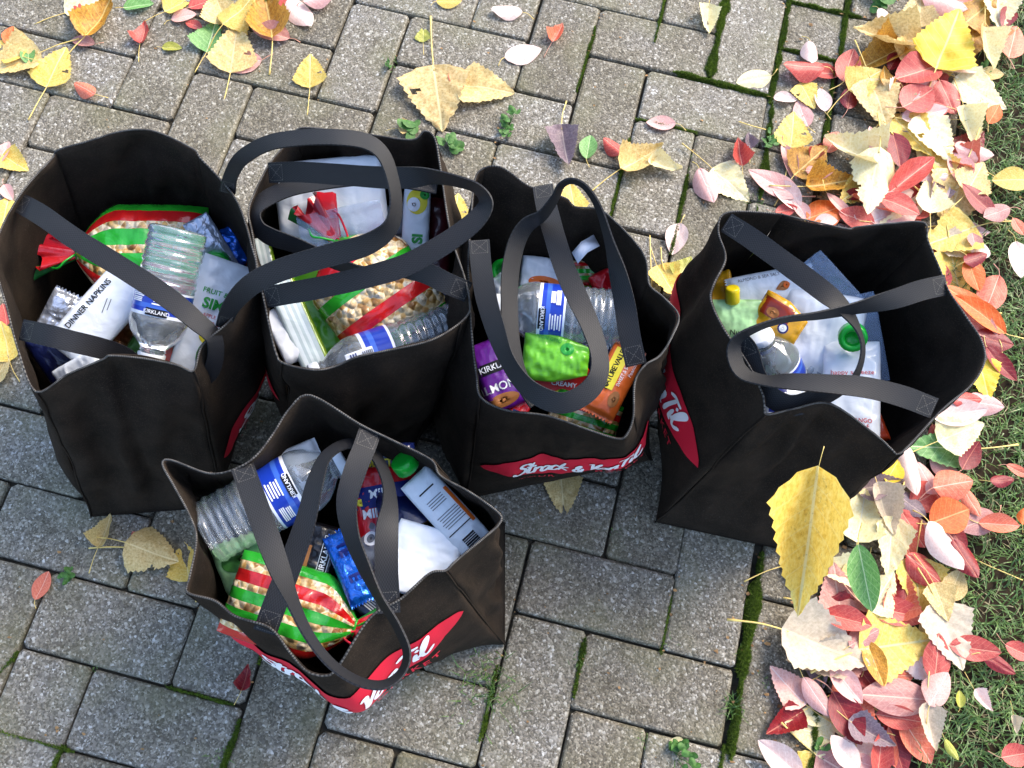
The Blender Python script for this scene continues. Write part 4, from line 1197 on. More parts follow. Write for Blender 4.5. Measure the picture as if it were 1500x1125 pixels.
pack('crumpled clear packet left of the bottle neck in the third bag', 'packet', (716, 412), .24, (745, 450), .23, .04, .02, M['clearbox'], seed=53, crk=.004)
pack('small red and blue wrapper at the near left rim of the third bag', 'wrapper', (748, 592), .215, (775, 602), .21, .03, .014, M['redpack'], seed=54, crk=.003, prints=[('p', .004, -.008, .012, .004, M['navy'], 'rect')])
pack('dark ribbed tray under the green pouch in the third bag', 'tray', (760, 570), .18, (800, 560), .18, .06, .02, M['blackpack'], seed=55)

# --- rightmost bag
pack('white almond bar wrapper at the back of the rightmost bag', 'snack bar', (1066, 432), .238, (1192, 408), .245, .040, .016, M['whitepack'], seed=60, crk=.0012, crimp=.05, zig=True, name='snack_bar',
     prints=[('p', .012, -.002, .009, .0055, M['tanink'], 'heart', 15), ('p', .0165, -.001, .004, .004, M['orangeink'], 'disc', 0, 'printed_patch', .0012), ('t', 'ALMOND & SEA SALT', -.015, .014, .0055, 0, M['greyink'], .0), ('t', 'nut bar', .036, -.004, .006, 90, M['greyink'], .0)])
pack('golden wrapper edge at the far left corner of the rightmost bag', 'wrapper', (1050, 400), .22, (1060, 460), .22, .035, .02, M['goldpack'], seed=61, crk=.002)
T, f, L = pack('pale green nutrition pouch with yellow spout at the left of the rightmost bag', 'squeeze pouch', (1028, 470), .235, (1118, 470), .245, .052, .018, M['palegreen'], seed=62, crk=.002, name='squeeze_pouch',
     prints=[('t', 'Nutri', .006, -.014, .009, 0, M['ink'], .01), ('t', 'organic', .006, -.021, .006, 0, M['ink'], .0)])
cap('', 1073, 432, .262, .0085, .02, M['yellowcap'], (0, -1.6), hollow=False, parent=T)
pack('brown and gold trail mix bag in the middle of the rightmost bag', 'snack bag', (1108, 452), .25, (1172, 490), .255, .055, .02, M['goldpack'], seed=64, crk=.002, taper=.35, name='snack_bag',
     prints=[('p', -.012, .010, .024, .011, M['brownpack'], 'rect'), ('p', .010, -.004, .0065, .0065, M['navy'], 'disc'), ('p', .010, -.004, .0045, .0045, M['whiteink'], 'disc', 0, 'printed_patch', .0012), ('p', -.01, .006, .008, .006, M['tanink'], 'disc', 0, 'printed_patch', .0012)])
bottle('water bottle standing neck up at the near left of the rightmost bag', (1165, 605), .165, (1112, 490), .265, .034, 5, .4)
pack('white napkin stack in clear film in the middle of the rightmost bag', 'napkin packet', (1140, 480), .215, (1262, 500), .23, .105, .03, M['napkin'], seed=66, crk=.0022, name='napkin_packet')
pack('large clear freezer bag standing at the back of the rightmost bag', 'plastic bag', (1186, 378), .285, (1270, 470), .23, .032, .006, M['clearfilm'], seed=67, crk=.0015, name='zip_bag', roll=-10)
pack('bluish clear freezer bag edge along the right of the rightmost bag', 'plastic bag', (1262, 430), .25, (1286, 560), .20, .03, .006, M['clearfilm'], seed=68, crk=.0015, name='zip_bag', roll=10)
cap('bright green screw cap on the white pouch in the rightmost bag', 1249, 494, .268, .0165, .016, M['greencap'], (.05, .35))
pack('white veggie squeeze pouch under the green cap in the rightmost bag', 'squeeze pouch', (1248, 500), .238, (1246, 668), .22, .066, .024, M['whitepack'], seed=70, crk=.0022, roll=4, name='squeeze_pouch',
     prints=[('t', 'happy squeeze', -.028, .0, .0085, 92, M['redink'], .0), ('t', 'VEGGIE', -.014, -.012, .011, 90, M['greenink'], .015), ('t', 'APPLE MANGO', .030, .0, .0068, 88, M['redink'], .01), ('t', 'PEAR & KALE', .037, .0, .0068, 88, M['redink'], .01), ('p', .053, -.006, .0145, .0145, M['yellowink'], 'disc'), ('p', .064, -.022, .007, .007, M['greenink'], 'disc'), ('p', .058, .016, .010, .008, M['redink'], 'disc')])
pack('red round corner of a packet beside the veggie pouch in the rightmost bag', 'packet', (1270, 605), .19, (1288, 650), .19, .03, .02, M['tomato'], seed=71)
pack('pale blue packet with navy print by the near rim of the rightmost bag', 'packet', (1118, 595), .235, (1200, 600), .225, .06, .02, M['whitepack'], seed=72, crk=.002, prints=[('p', -.022, .008, .010, .014, M['navy'], 'rect'), ('t', 'Pure', -.018, .010, .010, 60, M['whiteink'], .02), ('p', .026, .012, .012, .008, M['navy'], 'rect')])
pack('clear crinkled wrapper between bottle and veggie pouch in the rightmost bag', 'wrapper', (1180, 530), .205, (1215, 560), .20, .045, .02, M['clearbox'], seed=73, crk=.004)
pack('lime green packet sliver at the left rim of the rightmost bag', 'packet', (1078, 520), .22, (1098, 560), .22, .03, .02, M['greenpack'], seed=74)

# --- nearest bag
bottle('big water bottle with blue label and ribbed greenish foot in the nearest bag', (302, 782), .262, (505, 672), .275, .037, 7, .1)
pack('long white packet standing behind the blue labelled bottle in the nearest bag', 'packet', (360, 705), .25, (468, 658), .262, .03, .018, M['whitepack'], seed=80, crk=.0012, crimp=.05)
pack('tan and yellow packet edge behind the foot of the bottle in the nearest bag', 'packet', (315, 725), .22, (345, 705), .22, .03, .02, M['goldpack'], seed=81)
tied_bag('striped popcorn bag at the near left of the nearest bag', (338, 864), .262, (522, 920), .245, .092, .05, M['popH'], 5, roll=-4, rufflelen=.02)
T, f, L = pack('bright blue foil crispy treat beside the popcorn bag in the nearest bag', 'foil bar', (492, 778), .262, (536, 882), .268, .034, .018, M['bluefoil'], seed=83, crk=.0022, crimp=.06, zig=True, name='foil_bar',
     prints=[('t', 'TE', -.018, .0, .017, 0, M['navy'], .05), ('t', 'E', .016, .0, .019, 0, M['navy'], .03)])
pack('black nut packet with boxed white lettering in the nearest bag', 'nut packet', (452, 858), .245, (478, 768), .255, .042, .02, M['blackpack'], seed=84, crk=.002, name='nut_packet',
     prints=[('p', .0, -.008, .022, .0055, M['whiteink'], 'rect'), ('p', .0, -.008, .0213, .0048, M['ink'], 'rect', 0, 'printed_patch', .0010), ('t', 'KIRKLAND', .0, -.008, .0085, 0, M['whiteink'], .02, 0, 1.0, 'lettering', 1, .0015), ('p', -.012, .012, .02, .004, M['tanink'], 'rect')])
pack('grey silver stick wrapper left of the black packet in the nearest bag', 'wrapper', (430, 850), .235, (455, 775), .25, .02, .012, M['silver'], seed=85, crk=.0012, prints=[('t', 'signature', 0, 0, .006, 0, M['ink'], .0)])
pack('round green vegetable pouch under the bottle in the nearest bag', 'squeeze pouch', (320, 838), .232, (412, 800), .238, .07, .03, M['palegreen'], seed=86, crk=.0025, name='squeeze_pouch', prints=[('p', -.002, .004, .026, .014, M['foliageprint'], 'disc'), ('t', 'fruit blend', .006, -.022, .006, 0, M['ink'], .0), ('p', .02, -.018, .014, .006, M['whiteink'], 'disc')])
pack('red candy cookie pouch in the middle of the nearest bag', 'candy pouch', (520, 745), .235, (612, 742), .24, .092, .03, M['redpack'], seed=87, crk=.003, name='candy_pouch',
     prints=[('p', .0, .014, .034, .012, M['navy'], 'rect', 8), ('t', 'MILK', -.002, .016, .014, 8, M['whiteink'], .03), ('t', 'MINI', -.010, -.006, .014, 8, M['whiteink'], .03), ('p', -.026, .006, .006, .004, M['yellowink'], 'disc')])
def tancup():
    c = at(596, 738, .258)
    q = (-view_dir(c) - AY * .9).normalized().to_track_quat('X', 'Z').to_matrix().to_4x4()
    T = thing('dip_cup', 'tan plastic dip cup with pale rim among red pouches in the nearest bag', 'dip cup', None, Matrix.Translation(c) @ q)
    link('cup', lathe('cup', [(-.028, .0001), (-.028, .025), (0, .0315), (.001, .0335), (.0024, .0335)], 44), M['tanpb'], T)
    link('lid', lathe('lid', [(.0026, .0338), (.0036, .0335), (.0032, .0001)], 44), M['darkblue'], T)
tancup()
pack('dark blue and yellow cookie packet behind the tan cup in the nearest bag', 'packet', (530, 690), .225, (610, 682), .235, .055, .03, M['darkblue'], seed=89, crk=.003, prints=[('t', 'BUTTER', .0, .006, .013, -4, M['yellowink'], .03), ('p', .0, -.012, .03, .004, M['yellowink'], 'rect')])
pack('white folded napkin pack at the near right of the nearest bag', 'napkin packet', (634, 772), .272, (604, 874), .262, .074, .016, M['napkin'], seed=90, crk=.0016, name='napkin_packet', sq=.25)
T, f, L = pack('pale blue squeeze pouch with barcode and small print in the nearest bag', 'squeeze pouch', (606, 698), .285, (700, 800), .272, .040, .016, M['whitepack'], seed=91, crk=.0014, name='squeeze_pouch',
     prints=[('p', .036 + .0024 * k, .0, .0007 if k % 3 else .0011, .008, M['ink'], 'rect', 0, 'bar') for k in range(6)] + [('p', .024, .0, .0006, .016, M['ink'], 'rect', 0, 'rule')] + [('p', .002 + .003 * k, .001 * (k % 3), .0005, .013, M['greyink'], 'rect', 0, 'small_print') for k in range(6)]
     + [('p', -.018 + .003 * k, .0, .0005, .010, M['greyink'], 'rect', 0, 'small_print') for k in range(4)] + [('p', .004, .0165, .024, .002, M['orangeink'], 'rect'), ('p', -.030, 0, .0008, .010, M['ink'], 'rect', 0, 'rule')])
cap('', 593, 680, .30, .0135, .015, M['greencap'], (-.9, -1.1), hollow=False, parent=T)
pack('clear tub with round white sticker beside the handle in the nearest bag', 'tub', (530, 790), .225, (560, 800), .23, .06, .03, M['clearbox'], seed=92, crk=.003, name='plastic_tub', prints=[('p', .003, .004, .008, .008, M['whiteink'], 'disc'), ('p', .003, .004, .004, .005, M['greyink'], 'disc', 0, 'printed_patch', .0014), ('p', -.008, .020, .010, .006, M['greyink'], 'rect')])
pack('dark red berry packet under the clear tub in the nearest bag', 'packet', (530, 815), .205, (575, 830), .205, .06, .03, M['redstick'], seed=93, crk=.003)
pack('pale striped carton with barcode under the blue foil bar in the nearest bag', 'packet', (528, 900), .232, (560, 860), .235, .045, .015, M['darkblue'], seed=94, crk=.001, prints=[('p', -.008 + .0026 * k, -.004, .0007, .008, M['whiteink'], 'rect', 0, 'bar') for k in range(7)])
pack('yellow and white patterned packet under the barcode pouch in the nearest bag', 'packet', (655, 770), .245, (690, 815), .248, .045, .014, M['whitepack'], seed=95, crk=.0015, prints=[('p', 0, -.012, .02, .004, M['yellowink'], 'rect')])
for o in bpy.data.objects:
    if '_L' in o: del o['_L']


# ------------------------------------------------------------------ fallen leaves
def leaf_unit(kind, seed):
    """blade of unit length: base at the origin, tip at x = 1"""
    rg = random.Random(seed * 31 + (5 if kind == 'P' else 9))
    curl = rg.uniform(-.5, 1.0); cup = rg.uniform(.1, .9) * rg.choice((1, 1, -1)); tw = rg.uniform(-.5, .5)
    if kind == 'C': curl, cup = rg.uniform(.6, 1.5), rg.uniform(1.0, 2.2)
    nx, ny = (24, 12) if kind != 'O' else (16, 10)
    vs, uv, fs = [], [], []
    asym = rg.uniform(-.06, .06); wav = rg.uniform(.4, 1.3)
    def half(x):
        if kind == 'O':
            return .5 * (math.sin(math.pi * min(1, x ** .92)) ** .72) * (1 - .12 * x) + .0
        a = min(1, x / .2) ** .55
        h = .52 * a * (1 - max(0, (x - .16) / .84)) ** .72
        if x > .82: h = h * .82 + .01 * (1 - x)
        return h
    for i in range(nx + 1):
        x = i / nx
        h = half(x)
        for j in range(ny + 1):
            v = -1 + 2 * j / ny
            y = v * h * (1 + asym * v)
            xx = x
            if kind != 'O':
                if abs(v) == 1: y += (.02 if i % 2 else -.014) * math.copysign(1, v) * min(1, h * 4); y *= 1 + .05 * nz(x * 5, v, seed)
                # lobes sweep back at the base of a poplar leaf
                xx = x - .07 * abs(v) ** 1.5 * (1 - x) ** 2
            else:
                if abs(v) == 1: y *= 1 + .02 * nz(x * 9, v, seed)
            z = cup * y * y * 1.1 + curl * .16 * (x - .45) ** 2 * 2 + tw * y * (x - .5) * .5
            z += (.030 * wav) * nz(x * 3.2 + seed, y * 4.0, seed) + .014 * wav * nz(x * 8, y * 9 + seed, seed)
            if kind != 'O': z += .012 * math.sin(x * 22 - abs(y) * 26) * min(1, abs(y) * 5) + .03 * abs(v) ** 3 * nz(x * 5, v * 2, seed + 3)
            if kind == 'C': z += .16 * abs(v) ** 2 * max(0, nz(x * 2.6 + seed, v, 5) + .35) ; y *= .82
            z -= .02 * math.exp(-(abs(v) * 5) ** 2)
            vs.append([xx, y, z]); uv.append((x, .5 + y * .96))
    for i in range(nx):
        for j in range(ny):
            a = i * (ny + 1) + j
            fs.append((a, a + ny + 1, a + ny + 2, a + 1))
    zm = min(v[2] for v in vs)
    z0 = vs[ny // 2][2] - zm
    for v in vs: v[2] -= zm
    # a bite or insect hole now and then
    if kind != 'O' and seed % 3 == 0:
        cx, cy, rr = rg.uniform(.3, .7), rg.choice((-.3, .3)), rg.uniform(.05, .09)
        fs = [f for f in fs if math.hypot(sum(vs[k][0] for k in f) / 4 - cx, sum(vs[k][1] for k in f) / 4 - cy) > rr]
    me = mesh('blade', vs, fs, uv)
    me.materials.append(LC['yellow'])
    ln = {'O': rg.uniform(.22, .45), 'P': rg.uniform(.6, .95), 'C': rg.uniform(.6, .9)}[kind]
    bend = rg.uniform(-.25, .25)
    pts = catmull([(.02, 0, z0 + .01), (-.12 * ln, bend * .05, z0 + .012), (-.5 * ln, bend * .35, z0 * .6 + .02 + rg.uniform(0, .04)), (-ln, bend, .012)], 4)
    th = .012 if kind != 'O' else .011
    st = tube('stalk', pts, lambda q: th * (.8 + .7 * q ** 6), 5)
    st.materials.append(M['stalk'])
    return me, st
LU = {k: [leaf_unit(k, s) for s in range(1, n + 1)] for k, n in (('O', 10), ('P', 9), ('C', 6))}
lr = random.Random(21)
leafno = [0]
GRP = {'O': 'small oval fallen leaves', 'P': 'large toothed fallen leaves', 'C': 'large toothed fallen leaves'}
def leaf(kind, colr, px, py, lpx, ang, label, wr=None, z=None, tilt=None, group=None, var=None, stalk=1.0, flat=1.0):
    leafno[0] += 1
    base_z = z if z is not None else .001
    c = at(px, py, base_z)
    k = pxm(px, py, base_z)
    L = lpx / k
    d = (at(px + 10 * math.cos(rad(ang)), py - 10 * math.sin(rad(ang)), base_z) - c); d.z = 0
    d.normalize()
    Lr = L / max(.6, 1 - .0)
    T = thing('fallen_leaf', label, 'leaf', group or GRP[kind])
    wr = wr or ({'O': .64, 'P': .95, 'C': .88}[kind])
    tx, ty = tilt if tilt else (lr.uniform(-.10, .10), lr.uniform(-.10, .10))
    R3 = Matrix((d, Vector((-d.y, d.x, 0)), Vector((0, 0, 1)))).transposed().to_4x4()
    T.matrix_world = Matrix.Translation(c - d * L * .5 * math.cos(ty)) @ R3 @ Matrix.Rotation(tx, 4, 'X') @ Matrix.Rotation(ty, 4, 'Y')
    me, st = LU[kind][(var if var is not None else lr.randrange(99)) % len(LU[kind])]
    b = bpy.data.objects.new('blade', me); C.objects.link(b); b.parent = T
    wsc = L * wr / (1.0 if kind == 'O' else 1.02)
    b.scale = (L, wsc, L * flat)
    b.material_slots[0].link = 'OBJECT'; b.material_slots[0].material = LC[colr]
    if stalk:
        s_ = bpy.data.objects.new('stalk', st); C.objects.link(s_); s_.parent = T
        s_.scale = (L * stalk, L * stalk, L * flat * stalk)
        if colr in ('red', 'darkred', 'pink', 'rosy', 'coral') and leafno[0] % 2:
            s_.material_slots[0].link = 'OBJECT'; s_.material_slots[0].material = M['redstalk']
    return T
LEAVES = [
 # paving, upper left and top
 ('P','tan',20,92,70,200,'brown and tan leaf cut by the left picture edge below the orange one'),
 ('P','yellow',12,72,50,150,'yellow green leaf at the left picture edge near the top'),
 ('O','green',42,80,34,90,'short dark green leaf between the two yellow leaves at top left'),
 ('O','orange',15,52,34,75,'orange red pointed leaf near the top left picture corner'),
 ('P','yellow',84,97,68,65,'yellow leaf with long drooping stalk standing clear at top left'),
 ('O','coral',127,134,38,150,'coral pink rounded leaf right below the clear yellow leaf at top left'),
 ('O','rosy',122,62,34,170,'faded rose leaf above the yellow leaf at top left'),
 ('C','browny',148,28,74,55,'twisted golden brown leaf with its stalk trailing down left'),
 ('P','cream',128,8,56,20,'cream spotted leaf cut by the top edge above the twisted leaf'),
 ('O','red',114,10,40,-60,'red leaf partly under the cream spotted leaf at the top edge'),
 ('O','green',203,8,42,10,'pale green round leaf at the top edge left of centre'),
 ('C','red',210,49,38,78,'narrow curled red leaf alone on the paver near the top left'),
 ('O','olive',252,70,28,0,'small flat olive oval leaf alone on a paver at top left'),
 ('O','pink',270,26,36,10,'pink oval leaf touching the top cluster on its left side'),
 ('P','yellow',262,6,40,30,'yellow leaf cut by the top edge in the top cluster'),
 ('O','red',284,38,26,160,'orange red leaf tip left of the green leaf in the top cluster'),
 ('P','green',310,52,54,75,'fresh green leaf with reddish stalk in the top cluster'),
 ('P','tan',344,72,74,80,'square looking tan leaf beneath the green and pink leaves at top'),
 ('O','pink',352,92,62,185,'long pink oval leaf lying on the square tan leaf'),
 ('P','yellow',358,24,62,40,'soft yellow leaf behind the brown curled leaf of the top cluster'),
 ('P','tan',322,12,60,110,'tan leaf at the top edge above the fresh green leaf'),
 ('C','browny',394,24,86,100,'brown and amber curled leaf with stalk reaching down to the right'),
 ('O','rosy',398,52,54,170,'dusty rose oval leaf right of the amber curled leaf'),
 ('O','palepink',440,22,58,-50,'pale pink oval leaf at top right of the top cluster'),
 ('O','pink',470,6,46,10,'pink leaf cut by the top edge right of the top cluster'),
 ('O','red',420,5,36,60,'red leaf cut by the top edge beside the pale pink one'),
 ('O','red',298,4,44,20,'bright red leaf cut by the top edge of the top cluster'),
 ('P','yellow',455,104,52,88,'yellow spotted leaf with short upright tip alone right of the top cluster'),
 ('O','yellow',658,3,36,0,'yellow oval leaf cut by the top edge in the middle'),
 ('O','palepink',742,20,44,175,'pale pink oval leaf high in the middle of the paving'),
 ('P','olive',620,50,26,90,'tiny yellow green crumpled leaf on a paver at top middle'),
 ('O','palepink',766,80,54,12,'cream pink oval leaf with stalk curling to the tan leaf'),
 ('C','coral',817,50,34,60,'small brown curled leaf on a paver right of top middle'),
 ('O','red',668,118,38,115,'red leaf wedged between the two big tan leaves'),
 ('P','tan',642,148,104,-82,'biggest tan yellow leaf, folded, above the second bag', .92),
 ('P','tan',714,132,78,-10,'tan leaf with brown bloom right of the biggest folded leaf'),
 ('C','mauve',828,222,66,-80,'grey purple curled leaf standing above the third bag'),
 ('O','green',862,215,42,80,'green oval leaf right of the grey purple curled leaf'),
 ('O','red',898,218,38,140,'small red leaf tip left of the crumpled tan leaf'),
 ('C','tan',940,232,70,30,'crumpled tan leaf above the gap between the right hand bags'),
 ('C','cream',975,246,46,-20,'cream torn half beside the crumpled tan leaf'),
 ('O','pink',968,182,42,178,'small pink leaf alone above the crumpled tan leaf'),
 ('O','palepink',991,350,52,-105,'pale pink oval leaf just left of the rightmost bag'),
 ('P','yellow',977,416,54,-60,'yellow leaf between the third bag and the rightmost bag'),
 ('P','olive',1003,392,40,60,'olive leaf behind the yellow one left of the rightmost bag'),
 ('O','pink',1033,276,56,-65,'pink leaf leaning against the pale yellow leaf above the rightmost bag'),
 ('P','cream',1072,272,66,-40,'pale yellow triangular leaf above the rightmost bag'),
 ('P','yellow',838,288,48,100,'yellow leaf showing behind the third bag between its handles'),
 ('P','yellow',668,305,48,80,'yellow leaf in the gap between the second and third bags'),
 ('P','tan',600,189,28,0,'scrap of tan leaf touching the far rim of the second bag'),
 # left edge
 ('P','yellow',24,240,42,-30,'yellow ragged leaf at the left edge above the leftmost bag'),
 ('O','pink',6,224,36,60,'pink leaf cut by the left picture edge above the leftmost bag'),
 ('O','pink',12,282,30,-60,'pink leaf behind the rim at the left picture edge'),
 ('P','yellow',8,312,60,80,'deep yellow leaf squeezed between picture edge and the leftmost bag'),
 ('P','yellow',10,500,58,100,'yellow leaf pieces at the left picture edge below the strap'),
 ('O','red',8,462,36,100,'brown red leaf at the left picture edge beside the leftmost bag'),
 ('P','tan',4,540,40,60,'amber leaf at the left picture edge beneath the yellow pieces'),
 # around the nearest bag
 ('P','tan',230,815,76,-20,'tan leaf with dark spots left of the nearest bag'),
 ('P','yellow',272,820,56,100,'narrow yellow leaf tucked under the side of the nearest bag'),
 ('O','red',203,792,30,120,'red leaf hidden under the tan spotted leaf'),
 ('C','tan',155,777,46,70,'thin brown curled leaf beneath the leftmost bag'),
 ('O','coral',62,858,42,65,'slim rusty brown leaf on the joint at the left'),
 ('P','tan',824,726,60,-85,'round tan leaf under the edge of the third bag'),
 ('C','darkred',360,992,34,75,'shrivelled brown leaf on the joint left of the nearest bag'),
 ('O','cream',992,1087,22,170,'tiny yellow leaf at the bottom by the bushy weed'),
 # right side paving
 ('C','cream',1037,32,46,-88,'cream leaf folded to a point on the mossy joint at the top'),
 ('O','palepink',1184,84,42,-88,'pale pink drop shaped leaf above the two red leaves'),
 ('O','cream',1104,117,52,190,'cream oval leaf lying across the mossy joint'),
 ('O','red',1210,107,38,-2,'orange red pointed leaf tip right of the large red leaf'),
 ('O','red',1172,108,60,180,'large red oval leaf on the paver beside the mossy joint'),
 ('O','palepink',1150,145,34,-5,'tiny cream oval leaf below the large red leaf'),
 ('P','yellow',1183,143,40,-62,'small yellow leaf between two cream oval leaves'),
 ('O','palepink',1205,146,38,100,'cream white oval leaf standing right of the small yellow leaf'),
 ('O','pink',1176,167,46,110,'pink oval leaf behind the square pale yellow leaf'),
 ('P','yellow',1160,190,58,85,'square pale yellow leaf beside the clover sprout'),
 ('C','red',1083,225,42,100,'small upright red leaf on the paver left of the pile'),
 ('C','mauve',1097,207,28,95,'tiny grey pink leaf scrap right of the small upright red leaf'),
 # the pile beside the lawn, top
 ('O','palepink',1296,24,28,-50,'small pink brown leaf above the ribbed tan leaf'),
 ('P','tan',1352,72,78,60,'wide cream tan leaf under the bright yellow leaf'),
 ('O','pink',1378,8,64,-15,'long pink leaf at the top edge of the leaf pile'),
 ('P','tan',1346,14,52,90,'tan leaf cut by the top edge of the leaf pile'),
 ('O','red',1414,4,40,10,'red leaf cut by the top edge of the leaf pile'),
 ('O','palepink',1398,24,56,170,'pale pink leaf just above the bright yellow leaf'),
 ('P','browny',1432,22,60,40,'amber brown leaf at the top between pink and cream ones'),
 ('P','cream',1463,18,58,-85,'long cream leaf at the top right of the pile'),
 ('O','darkred',1474,26,38,250,'dark red leaf over the lawn edge at the top right'),
 ('O','palepink',1484,4,24,0,'pale pink leaf tip at the very top right'),
 ('O','orange',1466,46,34,180,'orange leaf under the crumpled white leaf'),
 ('O','coral',1483,62,58,75,'big coral leaf at the right edge near the top'),
 ('P','browny',1425,62,50,-90,'mottled brown leaf right of the bright yellow leaf'),
 ('C','tan',1292,56,80,168,'ribbed tan yellow leaf at the left top of the pile'),
 ('C','browny',1283,88,72,205,'ragged amber leaf under the ribbed tan leaf'),
 ('P','bright',1386,58,92,70,'bright lemon yellow leaf on top of the pile'),
 ('C','cream',1449,74,58,-75,'crumpled white cream leaf with grey blotch over the lawn edge'),
 ('O','darkred',1310,90,34,60,'dark purple red leaf above the wide cupped red leaf'),
 ('O','red',1242,98,56,72,'upright red leaf at the left flank of the pile'),
 ('O','darkred',1243,145,38,80,'small round dark red leaf at the left flank of the pile'),
 ('P','yellow',1268,118,52,30,'soft yellow leaf right of the upright red leaf'),
 ('C','browny',1296,114,30,100,'small amber curled leaf in the soft yellow one'),
 ('O','red',1342,108,70,200,'wide cupped red leaf in the upper pile', .72),
 ('O','palepink',1398,103,60,178,'white pink crescent leaf below the bright yellow leaf', .42),
 ('O','red',1388,142,52,-62,'red leaf right of the round red and orange leaf', .7),
 ('O','palepink',1352,170,62,10,'pale pink leaf under the round red and orange leaf', .5),
 ('O','orange',1373,166,28,90,'little orange leaf under the red ones'),
 ('O','red',1343,146,52,30,'round red and orange leaf in the upper pile', .88),
 ('P','tan',1288,154,72,-70,'speckled tan leaf with stalk to the left in the upper pile'),
 ('P','cream',1436,142,72,-35,'broad pale cream leaf reaching over the lawn in the upper pile'),
 ('O','orange',1455,168,34,60,'orange brown leaf tip under the broad pale cream leaf'),
 ('C','cream',1420,188,56,-70,'grey blotched cream leaf with stalk out over the lawn'),
 # middle of the pile above the bag
 ('P','yellow',1337,205,66,-50,'torn yellow leaf behind the red leaf with violet sheen'),
 ('P','cream',1371,205,72,-55,'smooth pale yellow leaf above the pink ones in the pile'),
 ('O','pink',1423,224,54,-10,'pink leaf at the lawn edge below the blotched cream leaf'),
 ('O','pink',1404,222,40,170,'pink leaf overlapped by its neighbour at the lawn edge'),
 ('P','tan',1430,258,56,60,'tan leaf at the lawn edge left of the yellow oval leaf'),
 ('O','pink',1286,214,60,115,'pale pink slanting leaf left of the violet red leaf', .4),
 ('O','darkred',1312,222,58,-80,'violet red leaf with orange rim in the middle of the pile', .56),
 ('C','darkred',1196,222,30,60,'dark red leaf scrap above the ochre curled leaf'),
 ('O','coral',1220,208,40,60,'brown pink leaf tip above the big cream leaf'),
 ('O','pink',1156,238,62,-70,'curved mauve pink leaf at the left of the ochre leaf', .34),
 ('P','browny',1188,236,58,40,'ochre folded leaf at the left side of the middle pile'),
 ('C','browny',1218,268,66,10,'dark blotched ochre leaf under the big cream leaf'),
 ('O','rosy',1200,252,38,0,'small mauve leaf lying on the ochre leaf'),
 ('C','cream',1246,222,78,155,'upper lobe of cream yellow leaf, brightest of the middle pile'),
 ('P','cream',1272,278,96,-100,'largest pale cream yellow leaf of the middle pile', .62),
 ('O','pink',1132,271,80,155,'long pale pink leaf at the left foot of the pile', .46),
 ('O','palepink',1150,286,64,130,'pale pink leaf over the long pink one', .5),
 ('O','red',1151,309,32,10,'deep pink red leaf touching the far rim of the rightmost bag'),
 ('O','pink',1174,311,34,-60,'pink leaf tip against the far rim of the rightmost bag'),
 ('O','darkred',1252,288,30,0,'dark red sliver under the cream yellow leaf'),
 ('O','orange',1208,312,54,20,'orange rimmed cup shaped leaf behind the rightmost bag', .8),
 ('O','palepink',1210,324,30,0,'tiny pale leaf inside the cup shaped orange leaf'),
 ('O','pink',1232,303,52,-40,'thin pink leaf right of the cup shaped orange leaf', .3),
 ('O','red',1254,322,50,160,'red leaf behind the rim of the rightmost bag', .7),
 ('O','palepink',1310,313,70,20,'big pale pink leaf behind the far corner of the rightmost bag', .75),
 ('O','red',1317,303,54,-25,'red leaf lying on the big pale pink leaf'),
 ('O','red',1352,308,40,40,'red leaf under the tan leaf at the far corner of the rightmost bag'),
 ('O','darkred',1330,274,46,70,'crimson leaf under the long bent red leaf'),
 ('O','red',1334,258,88,38,'long bent red leaf in the middle of the pile', .36),
 ('O','pink',1405,250,54,-70,'rounded pink leaf with centre vein right of the red ones', .62),
 ('P','cream',1362,284,52,90,'ragged cream leaf between red leaves and pink buds'),
 ('O','palepink',1378,280,38,-92,'small drop shaped pale leaf hanging from the pink leaf', .62),
 ('O','palepink',1365,262,40,185,'small pale pink leaf pointing left beside the rounded pink leaf', .5),
 ('P','tan',1398,296,86,-105,'broad tan leaf running down to the far corner of the rightmost bag'),
 ('O','darkred',1430,295,58,140,'brown red leaf with orange edge reaching the lawn', .5),
 ('O','rosy',1457,314,42,200,'grey pink leaf on the grass beside the brown red leaf'),
 ('P','yellow',1386,348,76,200,'golden leaf with stalk to the lawn at the far corner of the rightmost bag'),
 # on the lawn, upper
 ('O','yellow',1483,263,50,178,'yellow oval leaf on the grass at the right picture edge', .7),
 ('O','coral',1491,333,30,-60,'pink brown leaf scrap on the grass at the right edge'),
 ('O','palepink',1492,380,56,-80,'pale pink leaf on the grass cut by the right picture edge'),
 ('O','rosy',1427,352,24,100,'small grey pink pebble like leaf at the lawn edge, upper one', .9),
 ('O','palepink',1437,368,26,80,'small grey pink pebble like leaf at the lawn edge, lower one', .95),
 # right of the bag
 ('O','darkred',1426,381,36,20,'purple leaf above the orange leaves right of the bag'),
 ('P','yellow',1402,404,70,-75,'yellow leaf with dark tip right of the rightmost bag'),
 ('O','orange',1426,402,48,-70,'orange leaf behind the coral leaf right of the bag'),
 ('O','coral',1453,431,60,-110,'large upright coral leaf beside the grass', .62),
 ('O','orange',1412,438,66,150,'orange brown leaf emerging behind the bag, upper of two', .42),
 ('O','orange',1434,462,80,145,'brightest orange long leaf right of the bag', .4),
 ('O','rosy',1428,470,68,140,'dull pink leaf with orange edge below the brightest orange one', .48),
 ('O','darkred',1453,500,52,-15,'magenta leaf with pale stalk pointing to the lawn', .66),
 ('O','darkred',1464,535,62,-50,'crimson leaf hanging its stalk down on the grass', .46),
 ('O','palepink',1441,513,36,85,'white leaf edge against the right wall of the bag', .4),
 ('P','bright',1440,556,58,-75,'lemon leaf at the right bulge of the bag'),
 ('O','red',1412,588,40,0,'red leaf tip below the lemon leaf'),
